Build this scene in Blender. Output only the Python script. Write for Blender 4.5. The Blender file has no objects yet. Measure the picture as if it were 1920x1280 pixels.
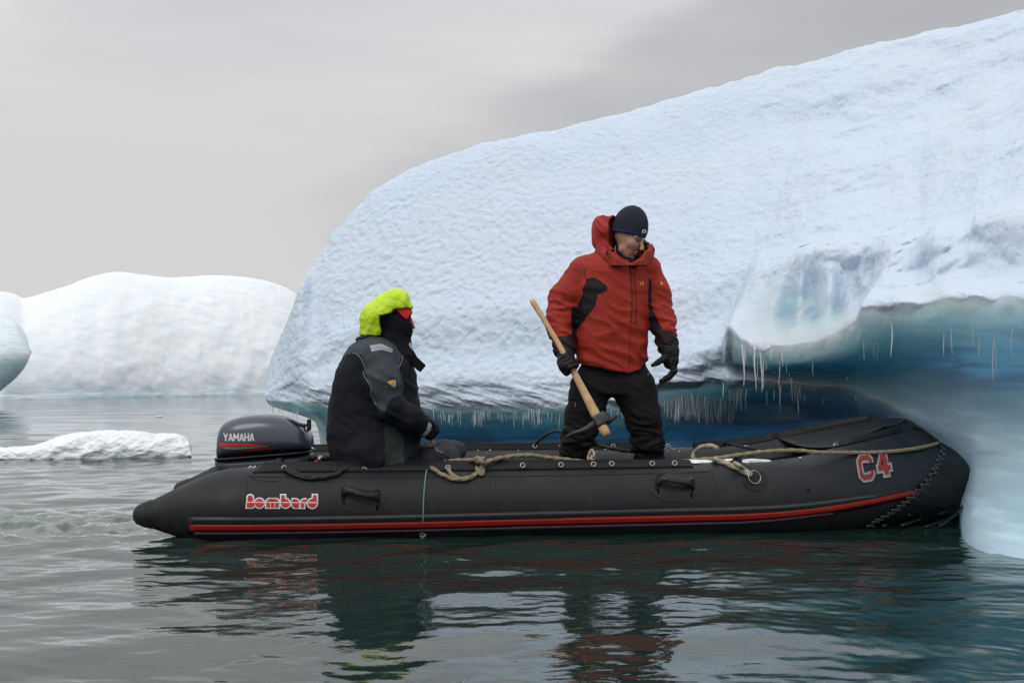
import bpy, bmesh, math, random
import numpy as np
from mathutils import Vector, Matrix
from mathutils.bvhtree import BVHTree

# ------------------------------------------------------------------ camera, sky, sun, exposure
scene = bpy.context.scene
COL = scene.collection
F, HZ, HC, CX = 2177.0, 700.0, 0.96, 960.0      # focal length in photo pixels, horizon row, eye height, centre column
cam_d = bpy.data.cameras.new("camera")
cam = bpy.data.objects.new("camera", cam_d)
COL.objects.link(cam)
cam.location = (0, 0, HC)
cam.rotation_euler = (math.pi / 2, 0, 0)
cam_d.sensor_width = 36
cam_d.lens = F / 1920 * 36
cam_d.shift_y = (HZ - 640) / 1920
cam_d.clip_start = 0.05
cam_d.clip_end = 6000
scene.camera = cam
scene.view_settings.view_transform = 'Standard'
scene.view_settings.look = 'None'
scene.view_settings.exposure = 0.0
scene.view_settings.gamma = 1
scene.view_settings.use_curve_mapping = False
scene.cycles.max_bounces = 8
scene.cycles.diffuse_bounces = 4
scene.cycles.caustics_reflective = False
scene.cycles.caustics_refractive = False

SUN_EL, SUN_AZ = math.radians(48), math.radians(215)   # azimuth clockwise from +Y
world = bpy.data.worlds.new("World")
scene.world = world
world.use_nodes = True
wn, wl = world.node_tree.nodes, world.node_tree.links
wn.clear()

def wnode(t, **k):
    n = wn.new(t)
    for a, b in k.items():
        setattr(n, a, b)
    return n

out = wnode('ShaderNodeOutputWorld')
bg = wnode('ShaderNodeBackground')
bg.inputs['Strength'].default_value = 0.1
wl.new(bg.outputs[0], out.inputs[0])
sky = wnode('ShaderNodeTexSky', sky_type='NISHITA', sun_disc=False)
sky.sun_elevation = SUN_EL
sky.sun_rotation = SUN_AZ
tc = wnode('ShaderNodeTexCoord')
sep = wnode('ShaderNodeSeparateXYZ')
wl.new(tc.outputs['Generated'], sep.inputs[0])
mp = wnode('ShaderNodeMapping')
mp.inputs['Scale'].default_value = (1.0, 1.0, 3.0)
mp.inputs['Rotation'].default_value = (0, math.radians(-20), 0)
mp.inputs['Location'].default_value = (0.35, 0.0, 0.62)
wl.new(tc.outputs['Generated'], mp.inputs[0])
nz = wnode('ShaderNodeTexNoise')
nz.inputs['Scale'].default_value = 1.5
nz.inputs['Detail'].default_value = 5
nz.inputs['Roughness'].default_value = 0.45
nz.inputs['Distortion'].default_value = 0.4
wl.new(mp.outputs[0], nz.inputs['Vector'])
cr = wnode('ShaderNodeValToRGB')
cr.color_ramp.interpolation = 'EASE'
e = cr.color_ramp.elements
e[0].position, e[0].color = 0.36, (0.51, 0.51, 0.53, 1)
e[1].position, e[1].color = 0.60, (0.67, 0.66, 0.665, 1)
wl.new(nz.outputs['Fac'], cr.inputs[0])
# a darker bank rising to the right
def wmath(op, a, b, c=None):
    n = wnode('ShaderNodeMath', operation=op)
    for i, v in enumerate((a, b, c)):
        if v is None: continue
        if isinstance(v, (int, float)): n.inputs[i].default_value = v
        else: wl.new(v, n.inputs[i])
    return n.outputs[0]
def wrange(v, a, b, c, d):
    n = wnode('ShaderNodeMapRange'); n.interpolation_type = 'SMOOTHSTEP'
    for k_, x_ in zip(('From Min', 'From Max', 'To Min', 'To Max'), (a, b, c, d)): n.inputs[k_].default_value = x_
    wl.new(v, n.inputs['Value']); return n.outputs[0]
tilt_ = wmath('MULTIPLY_ADD', sep.outputs['X'], -.42, sep.outputs['Z'])
warp_ = wmath('MULTIPLY_ADD', nz.outputs['Fac'], .16, tilt_)
bank = wmath('MULTIPLY', wrange(warp_, .295, .335, 1, 0), wrange(sep.outputs['X'], -.30, .22, 0, 1))
bank = wmath('MULTIPLY', bank, wrange(sep.outputs['Y'], .0, .5, 0, 1))
bankf = wmath('MULTIPLY_ADD', bank, -.20, 1.0)
# overcast sky: brighter overhead than at the horizon
mr = wnode('ShaderNodeMapRange')
mr.interpolation_type = 'SMOOTHSTEP'
mr.inputs['From Min'].default_value = 0.12
mr.inputs['From Max'].default_value = 0.75
mr.inputs['To Min'].default_value = 10.2
mr.inputs['To Max'].default_value = 19.0
wl.new(sep.outputs['Z'], mr.inputs['Value'])
vm = wnode('ShaderNodeVectorMath', operation='SCALE')
wl.new(cr.outputs[0], vm.inputs[0])
wl.new(wmath('MULTIPLY', mr.outputs[0], bankf), vm.inputs['Scale'])
mx = wnode('ShaderNodeMixRGB')
mx.inputs[0].default_value = 0.94
wl.new(sky.outputs[0], mx.inputs[1])
wl.new(vm.outputs[0], mx.inputs[2])
wl.new(mx.outputs[0], bg.inputs[0])

sun_d = bpy.data.lights.new("sun", 'SUN')
sun_d.energy = 0.75
sun_d.angle = math.radians(24)
sun_d.color = (1.0, 0.96, 0.91)
sun = bpy.data.objects.new("sun", sun_d)
COL.objects.link(sun)
sun.rotation_euler = (math.pi / 2 - SUN_EL, 0, math.pi - SUN_AZ)
sdir = Vector((math.sin(SUN_AZ) * math.cos(SUN_EL), math.cos(SUN_AZ) * math.cos(SUN_EL), math.sin(SUN_EL)))
sun.rotation_euler = sdir.to_track_quat('Z', 'Y').to_euler()

# ------------------------------------------------------------------ helpers
rng = np.random.RandomState(7)
random.seed(7)

def P(px, py, Y):
    """point of the place seen in column px, row py at depth Y"""
    return np.array([(px - CX) / F * Y, Y, HC - (py - HZ) / F * Y], dtype=float)

def pxpy(v):
    v = np.asarray(v)
    return CX + F * v[..., 0] / v[..., 1], HZ + F * (HC - v[..., 2]) / v[..., 1]

_perm = np.random.RandomState(3).permutation(256)
_perm = np.concatenate([_perm, _perm, _perm])
_g = np.random.RandomState(4).normal(size=(256, 3))
_g /= np.linalg.norm(_g, axis=1)[:, None]

def perlin(p):
    p = np.asarray(p, dtype=float)
    i = np.floor(p).astype(int)
    f = p - i
    i &= 255
    u = f * f * f * (f * (f * 6 - 15) + 10)
    r = 0
    for a in (0, 1):
        for b in (0, 1):
            for c in (0, 1):
                h = _perm[_perm[_perm[i[..., 0] + a] + i[..., 1] + b] + i[..., 2] + c]
                g = _g[h]
                d = g[..., 0] * (f[..., 0] - a) + g[..., 1] * (f[..., 1] - b) + g[..., 2] * (f[..., 2] - c)
                w = (u[..., 0] if a else 1 - u[..., 0]) * (u[..., 1] if b else 1 - u[..., 1]) * (u[..., 2] if c else 1 - u[..., 2])
                r = r + d * w
    return r * 1.5

def fbm(p, n=4, lac=2.03, gain=0.5):
    p = np.asarray(p, dtype=float)
    r, a = 0, 1.0
    for k in range(n):
        r = r + a * perlin(p + 17.3 * k)
        p = p * lac
        a *= gain
    return r

def sstep(a, b, x):
    t = np.clip((x - a) / (b - a), 0, 1)
    return t * t * (3 - 2 * t)

def wpos(o):
    v = Vector((0, 0, 0))
    while o is not None:
        v += o.location
        o = o.parent
    return v

def put(name, verts, faces, mat, parent=None, origin=None, smooth=True, attrs=None, mats=None, fmat=None):
    verts = np.asarray(verts, dtype=float).reshape(-1, 3)
    if parent is not None:
        base = np.array(wpos(parent))
        loc = (0, 0, 0)
    else:
        base = np.array(origin if origin is not None else (verts.mean(0)[0], verts.mean(0)[1], verts[:, 2].min()))
        loc = tuple(base)
    v = verts - base
    me = bpy.data.meshes.new(name)
    if isinstance(faces, np.ndarray):
        k = faces.shape[1]
        me.vertices.add(len(v))
        me.vertices.foreach_set('co', v.astype(np.float32).ravel())
        me.loops.add(faces.size)
        me.loops.foreach_set('vertex_index', faces.astype(np.int32).ravel())
        me.polygons.add(len(faces))
        me.polygons.foreach_set('loop_start', np.arange(0, faces.size, k, dtype=np.int32))
        me.update(calc_edges=True)
    else:
        me.from_pydata(v.tolist(), [], faces)
    if smooth:
        me.polygons.foreach_set('use_smooth', np.ones(len(me.polygons), dtype=bool))
    if attrs:
        for n, a in attrs.items():
            a = np.asarray(a, dtype=np.float32)
            if a.ndim == 1:
                at = me.attributes.new(n, 'FLOAT', 'POINT')
                at.data.foreach_set('value', a)
            else:
                at = me.attributes.new(n, 'FLOAT_COLOR', 'POINT')
                c = np.ones((len(a), 4), dtype=np.float32)
                c[:, :3] = a
                at.data.foreach_set('color', c.ravel())
    me.update()
    o = bpy.data.objects.new(name, me)
    COL.objects.link(o)
    o.location = loc
    if parent is not None:
        o.parent = parent
    for m in (mats or [mat]):
        me.materials.append(m)
    if fmat is not None:
        me.polygons.foreach_set('material_index', np.asarray(fmat, dtype=np.int32))
    return o

def tag(o, label=None, cat=None, group=None, kind=None):
    for k, v in (('label', label), ('category', cat), ('group', group), ('kind', kind)):
        if v:
            o[k] = v
    return o

def thing(name, loc, label, cat, group=None):
    o = bpy.data.objects.new(name, None)
    COL.objects.link(o)
    o.location = loc
    o.empty_display_size = 0.1
    return tag(o, label, cat, group)

def catmull(pts, n=8, closed=False):
    pts = np.asarray(pts, dtype=float)
    m = len(pts)
    if closed:
        q = np.concatenate([pts[-1:], pts, pts[:2]])
        segs = m
    else:
        q = np.concatenate([2 * pts[:1] - pts[1:2], pts, 2 * pts[-1:] - pts[-2:-1]])
        segs = m - 1
    res = []
    for i in range(segs):
        p0, p1, p2, p3 = q[i:i + 4]
        for k in range(n):
            t = k / n
            res.append(0.5 * (2 * p1 + (p2 - p0) * t + (2 * p0 - 5 * p1 + 4 * p2 - p3) * t * t + (3 * p1 - p0 - 3 * p2 + p3) * t ** 3))
    if not closed:
        res.append(q[-2])
    return np.array(res)

def tube(pts, r, seg=8, cap=True, twist=0.0, lobes=0, lobe=0.0):
    """swept tube; r scalar or per point; lobes > 0 gives twisted rope strands"""
    pts = np.asarray(pts, dtype=float)
    n = len(pts)
    r = np.broadcast_to(np.asarray(r, dtype=float), (n,))
    T = np.gradient(pts, axis=0)
    T /= np.linalg.norm(T, axis=1)[:, None] + 1e-12
    up = np.array([0, 0, 1.0]) if abs(T[0][2]) < 0.9 else np.array([1.0, 0, 0])
    N = np.cross(T[0], up); N /= np.linalg.norm(N)
    vs = []
    L = np.concatenate([[0], np.cumsum(np.linalg.norm(np.diff(pts, axis=0), axis=1))])
    for i in range(n):
        N = N - T[i] * np.dot(N, T[i]); N /= np.linalg.norm(N) + 1e-12
        B = np.cross(T[i], N)
        for k in range(seg):
            a = 2 * math.pi * k / seg
            rr = r[i]
            if lobes:
                rr *= 1 + lobe * math.cos(lobes * (a + twist * L[i]))
            vs.append(pts[i] + rr * (math.cos(a) * N + math.sin(a) * B))
    fs = []
    for i in range(n - 1):
        for k in range(seg):
            a, b = i * seg + k, i * seg + (k + 1) % seg
            fs.append((a, b, b + seg, a + seg))
    if cap:
        fs.append(tuple(range(seg))[::-1])
        fs.append(tuple((n - 1) * seg + k for k in range(seg)))
    return np.array(vs), fs

def merge(*vf):
    V, Fc, o = [], [], 0
    for v, f in vf:
        V.append(np.asarray(v))
        Fc += [tuple(i + o for i in q) for q in f]
        o += len(v)
    return np.concatenate(V), Fc

def box(c, s, R=None):
    c = np.asarray(c, float)
    v = np.array([[x, y, z] for x in (-.5, .5) for y in (-.5, .5) for z in (-.5, .5)]) * np.asarray(s)
    if R is not None:
        v = v @ np.asarray(R).T
    f = [(0, 1, 3, 2), (4, 6, 7, 5), (0, 4, 5, 1), (2, 3, 7, 6), (0, 2, 6, 4), (1, 5, 7, 3)]
    return v + c, f

def bevel(o, w=0.004, seg=2):
    m = o.modifiers.new('bevel', 'BEVEL')
    m.width = w
    m.segments = seg
    m.limit_method = 'ANGLE'
    return o

# ------------------------------------------------------------------ signed distance modelling
def surface_nets(G, org, h):
    nx, ny, nz_ = G.shape
    S = G < 0
    c = np.zeros((nx - 1, ny - 1, nz_ - 1), dtype=np.int8)
    for a in (0, 1):
        for b in (0, 1):
            for d in (0, 1):
                c += S[a:nx - 1 + a, b:ny - 1 + b, d:nz_ - 1 + d]
    act = (c > 0) & (c < 8)
    I = np.argwhere(act)
    idx = -np.ones(act.shape, dtype=np.int64)
    idx[act] = np.arange(len(I))
    acc = np.zeros((len(I), 3)); cnt = np.zeros(len(I))
    cor = [(a, b, d) for a in (0, 1) for b in (0, 1) for d in (0, 1)]
    for p in cor:
        for ax in range(3):
            if p[ax]:
                continue
            q = list(p); q[ax] = 1
            g0 = G[I[:, 0] + p[0], I[:, 1] + p[1], I[:, 2] + p[2]]
            g1 = G[I[:, 0] + q[0], I[:, 1] + q[1], I[:, 2] + q[2]]
            m = (g0 < 0) != (g1 < 0)
            t = np.where(m, g0 / np.where(m, g0 - g1, 1), 0)
            pos = np.tile(np.array(p, float), (len(I), 1))
            pos[:, ax] = t
            acc[m] += pos[m]; cnt[m] += 1
    V = (I + acc / cnt[:, None]) * h + np.asarray(org)
    Fs = []
    for ax in range(3):
        o1, o2 = [(1, 2), (2, 0), (0, 1)][ax]
        sl0 = [slice(1, -1)] * 3; sl1 = [slice(1, -1)] * 3
        sl0[ax] = slice(0, -1); sl1[ax] = slice(1, None)
        A, B = S[tuple(sl0)], S[tuple(sl1)]
        E = np.argwhere(A != B)
        if not len(E):
            continue
        base = E.copy()
        for k in range(3):
            if k != ax:
                base[:, k] += 1
        ins = S[base[:, 0], base[:, 1], base[:, 2]]
        def cell(d1, d2):
            q = base.copy(); q[:, o1] += d1; q[:, o2] += d2
            return idx[q[:, 0], q[:, 1], q[:, 2]]
        quad = np.stack([cell(-1, -1), cell(0, -1), cell(0, 0), cell(-1, 0)], 1)
        quad[~ins] = quad[~ins][:, ::-1]
        Fs.append(quad)
    Fq = np.concatenate(Fs)
    return V, Fq[(Fq >= 0).all(1)]

class SDF:
    def __init__(s, lo, hi, h):
        s.h = h
        s.lo = np.asarray(lo, float)
        s.n = np.ceil((np.asarray(hi, float) - s.lo) / h).astype(int) + 1
        s.G = np.full(s.n, 0.5, dtype=np.float32)
    def _sub(s, lo, hi):
        a = np.clip(np.floor((lo - s.lo) / s.h).astype(int), 0, s.n)
        b = np.clip(np.ceil((hi - s.lo) / s.h).astype(int) + 1, 0, s.n)
        sl = tuple(slice(i, j) for i, j in zip(a, b))
        ax = [s.lo[k] + s.h * np.arange(a[k], b[k]) for k in range(3)]
        return sl, np.meshgrid(*ax, indexing='ij')
    def _join(s, sl, d, k, op):
        g = s.G[sl]
        if op == 'sub':
            d = -d
            hh = np.maximum(k - np.abs(g - d), 0) / max(k, 1e-6)
            s.G[sl] = np.maximum(g, d) + hh * hh * k * .25
        else:
            hh = np.maximum(k - np.abs(g - d), 0) / max(k, 1e-6)
            s.G[sl] = np.minimum(g, d) - hh * hh * k * .25
    def cone(s, a, b, ra, rb, k=0.02, op='add', sc=(1, 1, 1)):
        """tapered capsule; sc squashes the section along world axes"""
        a = np.asarray(a, float); b = np.asarray(b, float); sc = np.asarray(sc, float)
        R = max(ra, rb) + k + 2 * s.h
        lo = np.minimum(a, b) - R * np.maximum(1, 1 / 1); hi = np.maximum(a, b) + R
        sl, (X, Y, Z) = s._sub(lo, hi)
        if X.size == 0: return s
        A = a / sc; B = b / sc
        X, Y, Z = X / sc[0] - A[0], Y / sc[1] - A[1], Z / sc[2] - A[2]
        D = B - A; L = D @ D + 1e-12
        t = np.clip((X * D[0] + Y * D[1] + Z * D[2]) / L, 0, 1)
        d = np.sqrt((X - t * D[0]) ** 2 + (Y - t * D[1]) ** 2 + (Z - t * D[2]) ** 2) - (ra + (rb - ra) * t)
        s._join(sl, d * min(sc.min(), 1), k, op)
        return s
    def ell(s, c, r, R=None, k=0.02, op='add'):
        c = np.asarray(c, float); r = np.asarray(r, float)
        m = r.max() + k + 2 * s.h
        sl, (X, Y, Z) = s._sub(c - m, c + m)
        if X.size == 0: return s
        p = np.stack([X - c[0], Y - c[1], Z - c[2]], -1)
        if R is not None:
            p = p @ np.asarray(R)            # columns of R are the local axes
        k0 = np.sqrt(((p / r) ** 2).sum(-1)); k1 = np.sqrt(((p / r ** 2) ** 2).sum(-1)) + 1e-9
        s._join(sl, k0 * (k0 - 1) / k1, k, op)
        return s
    def rbox(s, c, hs, rr, R=None, k=0.01, op='add'):
        c = np.asarray(c, float); hs = np.asarray(hs, float)
        m = np.linalg.norm(hs) + k + 2 * s.h
        sl, (X, Y, Z) = s._sub(c - m, c + m)
        if X.size == 0: return s
        p = np.stack([X - c[0], Y - c[1], Z - c[2]], -1)
        if R is not None:
            p = p @ np.asarray(R)
        q = np.abs(p) - (hs - rr)
        d = np.sqrt((np.maximum(q, 0) ** 2).sum(-1)) + np.minimum(q.max(-1), 0) - rr
        s._join(sl, d, k, op)
        return s
    def stack(s, secs, k=0.02, e=2.3, op='add', yaw=0.0):
        """horizontal sections (z, cx, cy, ax, ay), superellipse exponent e, turned by yaw"""
        secs = np.array(sorted(secs), float)
        m = secs[:, 3:].max() + k + .02
        lo = np.array([secs[:, 1].min() - m, secs[:, 2].min() - m, secs[0, 0] - k - .02])
        hi = np.array([secs[:, 1].max() + m, secs[:, 2].max() + m, secs[-1, 0] + k + .02])
        sl, (X, Y, Z) = s._sub(lo, hi)
        z = Z[0, 0]
        cs = []
        for j in range(1, 5):
            v = np.interp(z, secs[:, 0], secs[:, j])
            ker = np.array([1, 2, 3, 2, 1.]) / 9
            vp = np.pad(v, 2, mode='edge')
            cs.append(np.convolve(vp, ker, 'valid'))
        cx, cy, ax, ay = [c[None, None, :] for c in cs]
        dx, dy = X - cx, Y - cy
        c_, s_ = math.cos(yaw), math.sin(yaw)
        ux, uy = dx * c_ + dy * s_, -dx * s_ + dy * c_
        q = (np.abs(ux / ax) ** e + np.abs(uy / ay) ** e) ** (1 / e)
        d = (q - 1) * np.minimum(ax, ay)
        dz = np.maximum(secs[0, 0] - Z, Z - secs[-1, 0])
        d = np.maximum(d, dz)
        s._join(sl, d, k, op)
        return s
    def cut(s, n, c, k=0.01):
        """remove everything on the +n side of the plane through c"""
        n = np.asarray(n, float); n /= np.linalg.norm(n)
        sl, (X, Y, Z) = s._sub(s.lo, s.lo + s.n * s.h)
        d = (X - c[0]) * n[0] + (Y - c[1]) * n[1] + (Z - c[2]) * n[2]
        g = s.G[sl]
        hh = np.maximum(k - np.abs(g - d), 0) / max(k, 1e-6)
        s.G[sl] = np.maximum(g, d) + hh * hh * k * .25
        return s
    def mesh(s):
        s.G[0] = s.G[-1] = .3; s.G[:, 0] = s.G[:, -1] = .3; s.G[:, :, 0] = s.G[:, :, -1] = .3
        return surface_nets(s.G, s.lo, s.h)

def vnormals(V, Fq):
    a, b, c, d = (V[Fq[:, i]] for i in range(4))
    n = np.cross(c - a, d - b)
    N = np.zeros_like(V)
    for i in range(4):
        np.add.at(N, Fq[:, i], n)
    return N / (np.linalg.norm(N, axis=1)[:, None] + 1e-12)

def smoothv(V, Fq, it=1, lam=0.5):
    for _ in range(it):
        A = np.zeros_like(V); c = np.zeros(len(V))
        for i in range(4):
            j = Fq[:, i]; n = Fq[:, (i + 1) % 4]
            np.add.at(A, j, V[n]); np.add.at(c, j, 1)
            np.add.at(A, n, V[j]); np.add.at(c, n, 1)
        V = V + lam * (A / c[:, None] - V)
    return V

def inpoly(x, y, poly):
    r = np.zeros(np.shape(x), bool)
    n = len(poly)
    for i in range(n):
        x0, y0 = poly[i]; x1, y1 = poly[(i + 1) % n]
        m = ((y0 > y) != (y1 > y)) & (x < (x1 - x0) * (y - y0) / ((y1 - y0) if y1 != y0 else 1e-9) + x0)
        r ^= m
    return r

# ------------------------------------------------------------------ materials
def mat(name, col, rough=0.6, metal=0.0, var=0.0, vscale=8.0, bump=0.0, bscale=40.0, spec=0.5, attr=None,
        coat=0.0, sheen=0.0, rvar=0.0, stretch=(1, 1, 1), emis=None, trans=0.0, ior=1.45, sss=0.0, dirt=None, bump2=0.0, b2scale=5.0):
    m = bpy.data.materials.new(name)
    m.use_nodes = True
    nt = m.node_tree; N, L = nt.nodes, nt.links
    b = N['Principled BSDF']
    b.inputs['Base Color'].default_value = (*col, 1)
    b.inputs['Roughness'].default_value = rough
    b.inputs['Metallic'].default_value = metal
    b.inputs['IOR'].default_value = ior
    b.inputs['Specular IOR Level'].default_value = spec
    b.inputs['Coat Weight'].default_value = coat
    b.inputs['Sheen Weight'].default_value = sheen
    b.inputs['Transmission Weight'].default_value = trans
    if sss:
        b.inputs['Subsurface Weight'].default_value = sss
        b.inputs['Subsurface Radius'].default_value = (.02, .01, .006)
    t = N.new('ShaderNodeTexCoord')
    mpn = N.new('ShaderNodeMapping'); mpn.inputs['Scale'].default_value = stretch
    L.new(t.outputs['Object'], mpn.inputs[0])
    src = None
    if attr:
        a = N.new('ShaderNodeAttribute'); a.attribute_name = attr
        src = a.outputs['Color']
    if var or rvar:
        n = N.new('ShaderNodeTexNoise'); n.inputs['Scale'].default_value = vscale; n.inputs['Detail'].default_value = 6
        n.inputs['Roughness'].default_value = .6
        L.new(mpn.outputs[0], n.inputs['Vector'])
        if var:
            r = N.new('ShaderNodeMapRange')
            r.inputs['From Min'].default_value = .3; r.inputs['From Max'].default_value = .7
            r.inputs['To Min'].default_value = 1 - var; r.inputs['To Max'].default_value = 1 + var
            L.new(n.outputs['Fac'], r.inputs['Value'])
            s = N.new('ShaderNodeVectorMath'); s.operation = 'SCALE'
            if src is not None: L.new(src, s.inputs[0])
            else: s.inputs[0].default_value = col
            L.new(r.outputs[0], s.inputs['Scale'])
            src = s.outputs[0]
        if rvar:
            r = N.new('ShaderNodeMapRange')
            r.inputs['From Min'].default_value = .35; r.inputs['From Max'].default_value = .65
            r.inputs['To Min'].default_value = max(rough - rvar, .02); r.inputs['To Max'].default_value = min(rough + rvar, 1)
            L.new(n.outputs['Fac'], r.inputs['Value'])
            L.new(r.outputs[0], b.inputs['Roughness'])
    if dirt:
        dc, thr = dirt
        n = N.new('ShaderNodeTexNoise'); n.inputs['Scale'].default_value = vscale * 1.7; n.inputs['Detail'].default_value = 8
        n.inputs['Roughness'].default_value = .7
        L.new(mpn.outputs[0], n.inputs['Vector'])
        r = N.new('ShaderNodeMapRange'); r.inputs['From Min'].default_value = thr; r.inputs['From Max'].default_value = thr + .12
        r.inputs['To Max'].default_value = .5
        L.new(n.outputs['Fac'], r.inputs['Value'])
        k = N.new('ShaderNodeMixRGB')
        L.new(r.outputs[0], k.inputs[0])
        if src is not None: L.new(src, k.inputs[1])
        else: k.inputs[1].default_value = (*col, 1)
        k.inputs[2].default_value = (*dc, 1)
        src = k.outputs[0]
    if src is not None:
        L.new(src, b.inputs['Base Color'])
    prev = None
    for bv, bs in ((bump2, b2scale), (bump, bscale)):
        if bv:
            n = N.new('ShaderNodeTexNoise'); n.inputs['Scale'].default_value = bs; n.inputs['Detail'].default_value = 4
            L.new(mpn.outputs[0], n.inputs['Vector'])
            bu = N.new('ShaderNodeBump'); bu.inputs['Strength'].default_value = 1.0; bu.inputs['Distance'].default_value = bv
            L.new(n.outputs['Fac'], bu.inputs['Height'])
            if prev is not None: L.new(prev, bu.inputs['Normal'])
            prev = bu.outputs[0]
    if prev is not None:
        L.new(prev, b.inputs['Normal'])
    return m
# ------------------------------------------------------------------ water
def make_water():
    m = bpy.data.materials.new('water')
    m.use_nodes = True
    N, L = m.node_tree.nodes, m.node_tree.links
    b = N['Principled BSDF']
    b.inputs['IOR'].default_value = 1.65
    b.inputs['Roughness'].default_value = 0.035
    a = N.new('ShaderNodeAttribute'); a.attribute_name = 'foam'
    t = N.new('ShaderNodeTexCoord')
    mpn = N.new('ShaderNodeMapping'); mpn.inputs['Scale'].default_value = (1, 1.6, 1)
    L.new(t.outputs['Object'], mpn.inputs[0])
    k = N.new('ShaderNodeMixRGB')
    k.inputs[1].default_value = (0.010, 0.026, 0.022, 1)
    k.inputs[2].default_value = (0.17, 0.22, 0.19, 1)
    L.new(a.outputs['Fac'], k.inputs[0])
    L.new(k.outputs[0], b.inputs['Base Color'])
    n = N.new('ShaderNodeTexNoise'); n.inputs['Scale'].default_value = 16; n.inputs['Detail'].default_value = 3
    L.new(mpn.outputs[0], n.inputs['Vector'])
    bu = N.new('ShaderNodeBump'); bu.inputs['Distance'].default_value = 0.0015
    L.new(n.outputs['Fac'], bu.inputs['Height'])
    L.new(bu.outputs[0], b.inputs['Normal'])
    # rows even in 1/Y, columns fanning out: fine ripples near, coarse water far away
    rows = 1 / np.linspace(1 / 2.9, 1 / 46.0, 800)
    far = np.geomspace(46, 4000, 60)[1:]
    near = np.array([-900, -300, -100, -40, -15, -6, -2, 0, 1, 1.8, 2.4])
    Yr = np.concatenate([near, rows, far])
    u = np.concatenate([-np.geomspace(30, 0.62, 16)[:-1], np.linspace(-.62, .62, 760), np.geomspace(.62, 30, 16)[1:]])
    sc = np.where(Yr < 2.4, 2.4 + (2.4 - Yr), Yr)
    X = u[None, :] * sc[:, None]
    Y = np.repeat(Yr[:, None], len(u), 1)
    rs = np.random.RandomState(11)
    Z = np.zeros_like(X)
    dY = np.abs(np.gradient(Yr))[:, None]
    wx = X + .12 * perlin(np.stack([X * .7, Y * .7, 0 * X], -1))
    wy = Y + .12 * perlin(np.stack([X * .7, Y * .7, 0 * X + 9], -1))
    gust = 0.75 + 0.55 * perlin(np.stack([X * .22, Y * .35, 0 * X + 4.4], -1))
    for i in range(56):
        lam = 0.085 * (2.6 / 0.085) ** rs.rand()
        th = rs.normal(math.pi / 2 + 0.15, 0.62)
        kx, ky = 2 * math.pi / lam * math.cos(th), 2 * math.pi / lam * math.sin(th)
        slope = 0.0200 * (1.10 if lam < .22 else 1.05 if lam < .9 else .60)
        amp = slope * lam / (2 * math.pi)
        fade = sstep(2.2, 5.0, lam / dY)
        Z += amp * fade * np.sin(kx * wx + ky * wy + rs.rand() * 6.28) * gust
    # choppy, aerated wake behind the stern
    wk = np.exp(-((X + 3.05) / 1.15) ** 2) * np.exp(-((Y - 7.25) / .62) ** 2)
    ch = fbm(np.stack([X * 4.5, Y * 4.5, 0 * X], -1), 4)
    Z += wk * (ch * .050 + .012)
    foam = np.clip(wk * (0.62 + 0.55 * fbm(np.stack([X * 2.6, Y * 5, 0 * X + 3], -1), 4)), 0, 1)
    foam = foam + wk * sstep(.30, .55, fbm(np.stack([X * 7, Y * 14, 0 * X + 8], -1), 4)) * 1.1
    # thin slicks of disturbed water along the hull
    V = np.stack([X, Y, Z], -1).reshape(-1, 3)
    nr, nc = X.shape
    i = np.arange(nr - 1)[:, None] * nc + np.arange(nc - 1)[None, :]
    Fq = np.stack([i, i + 1, i + 1 + nc, i + nc], -1).reshape(-1, 4)
    return tag(put('water', V, Fq, m, origin=(0, 0, 0), attrs={'foam': foam.ravel()}), kind='structure')

make_water()

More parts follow.
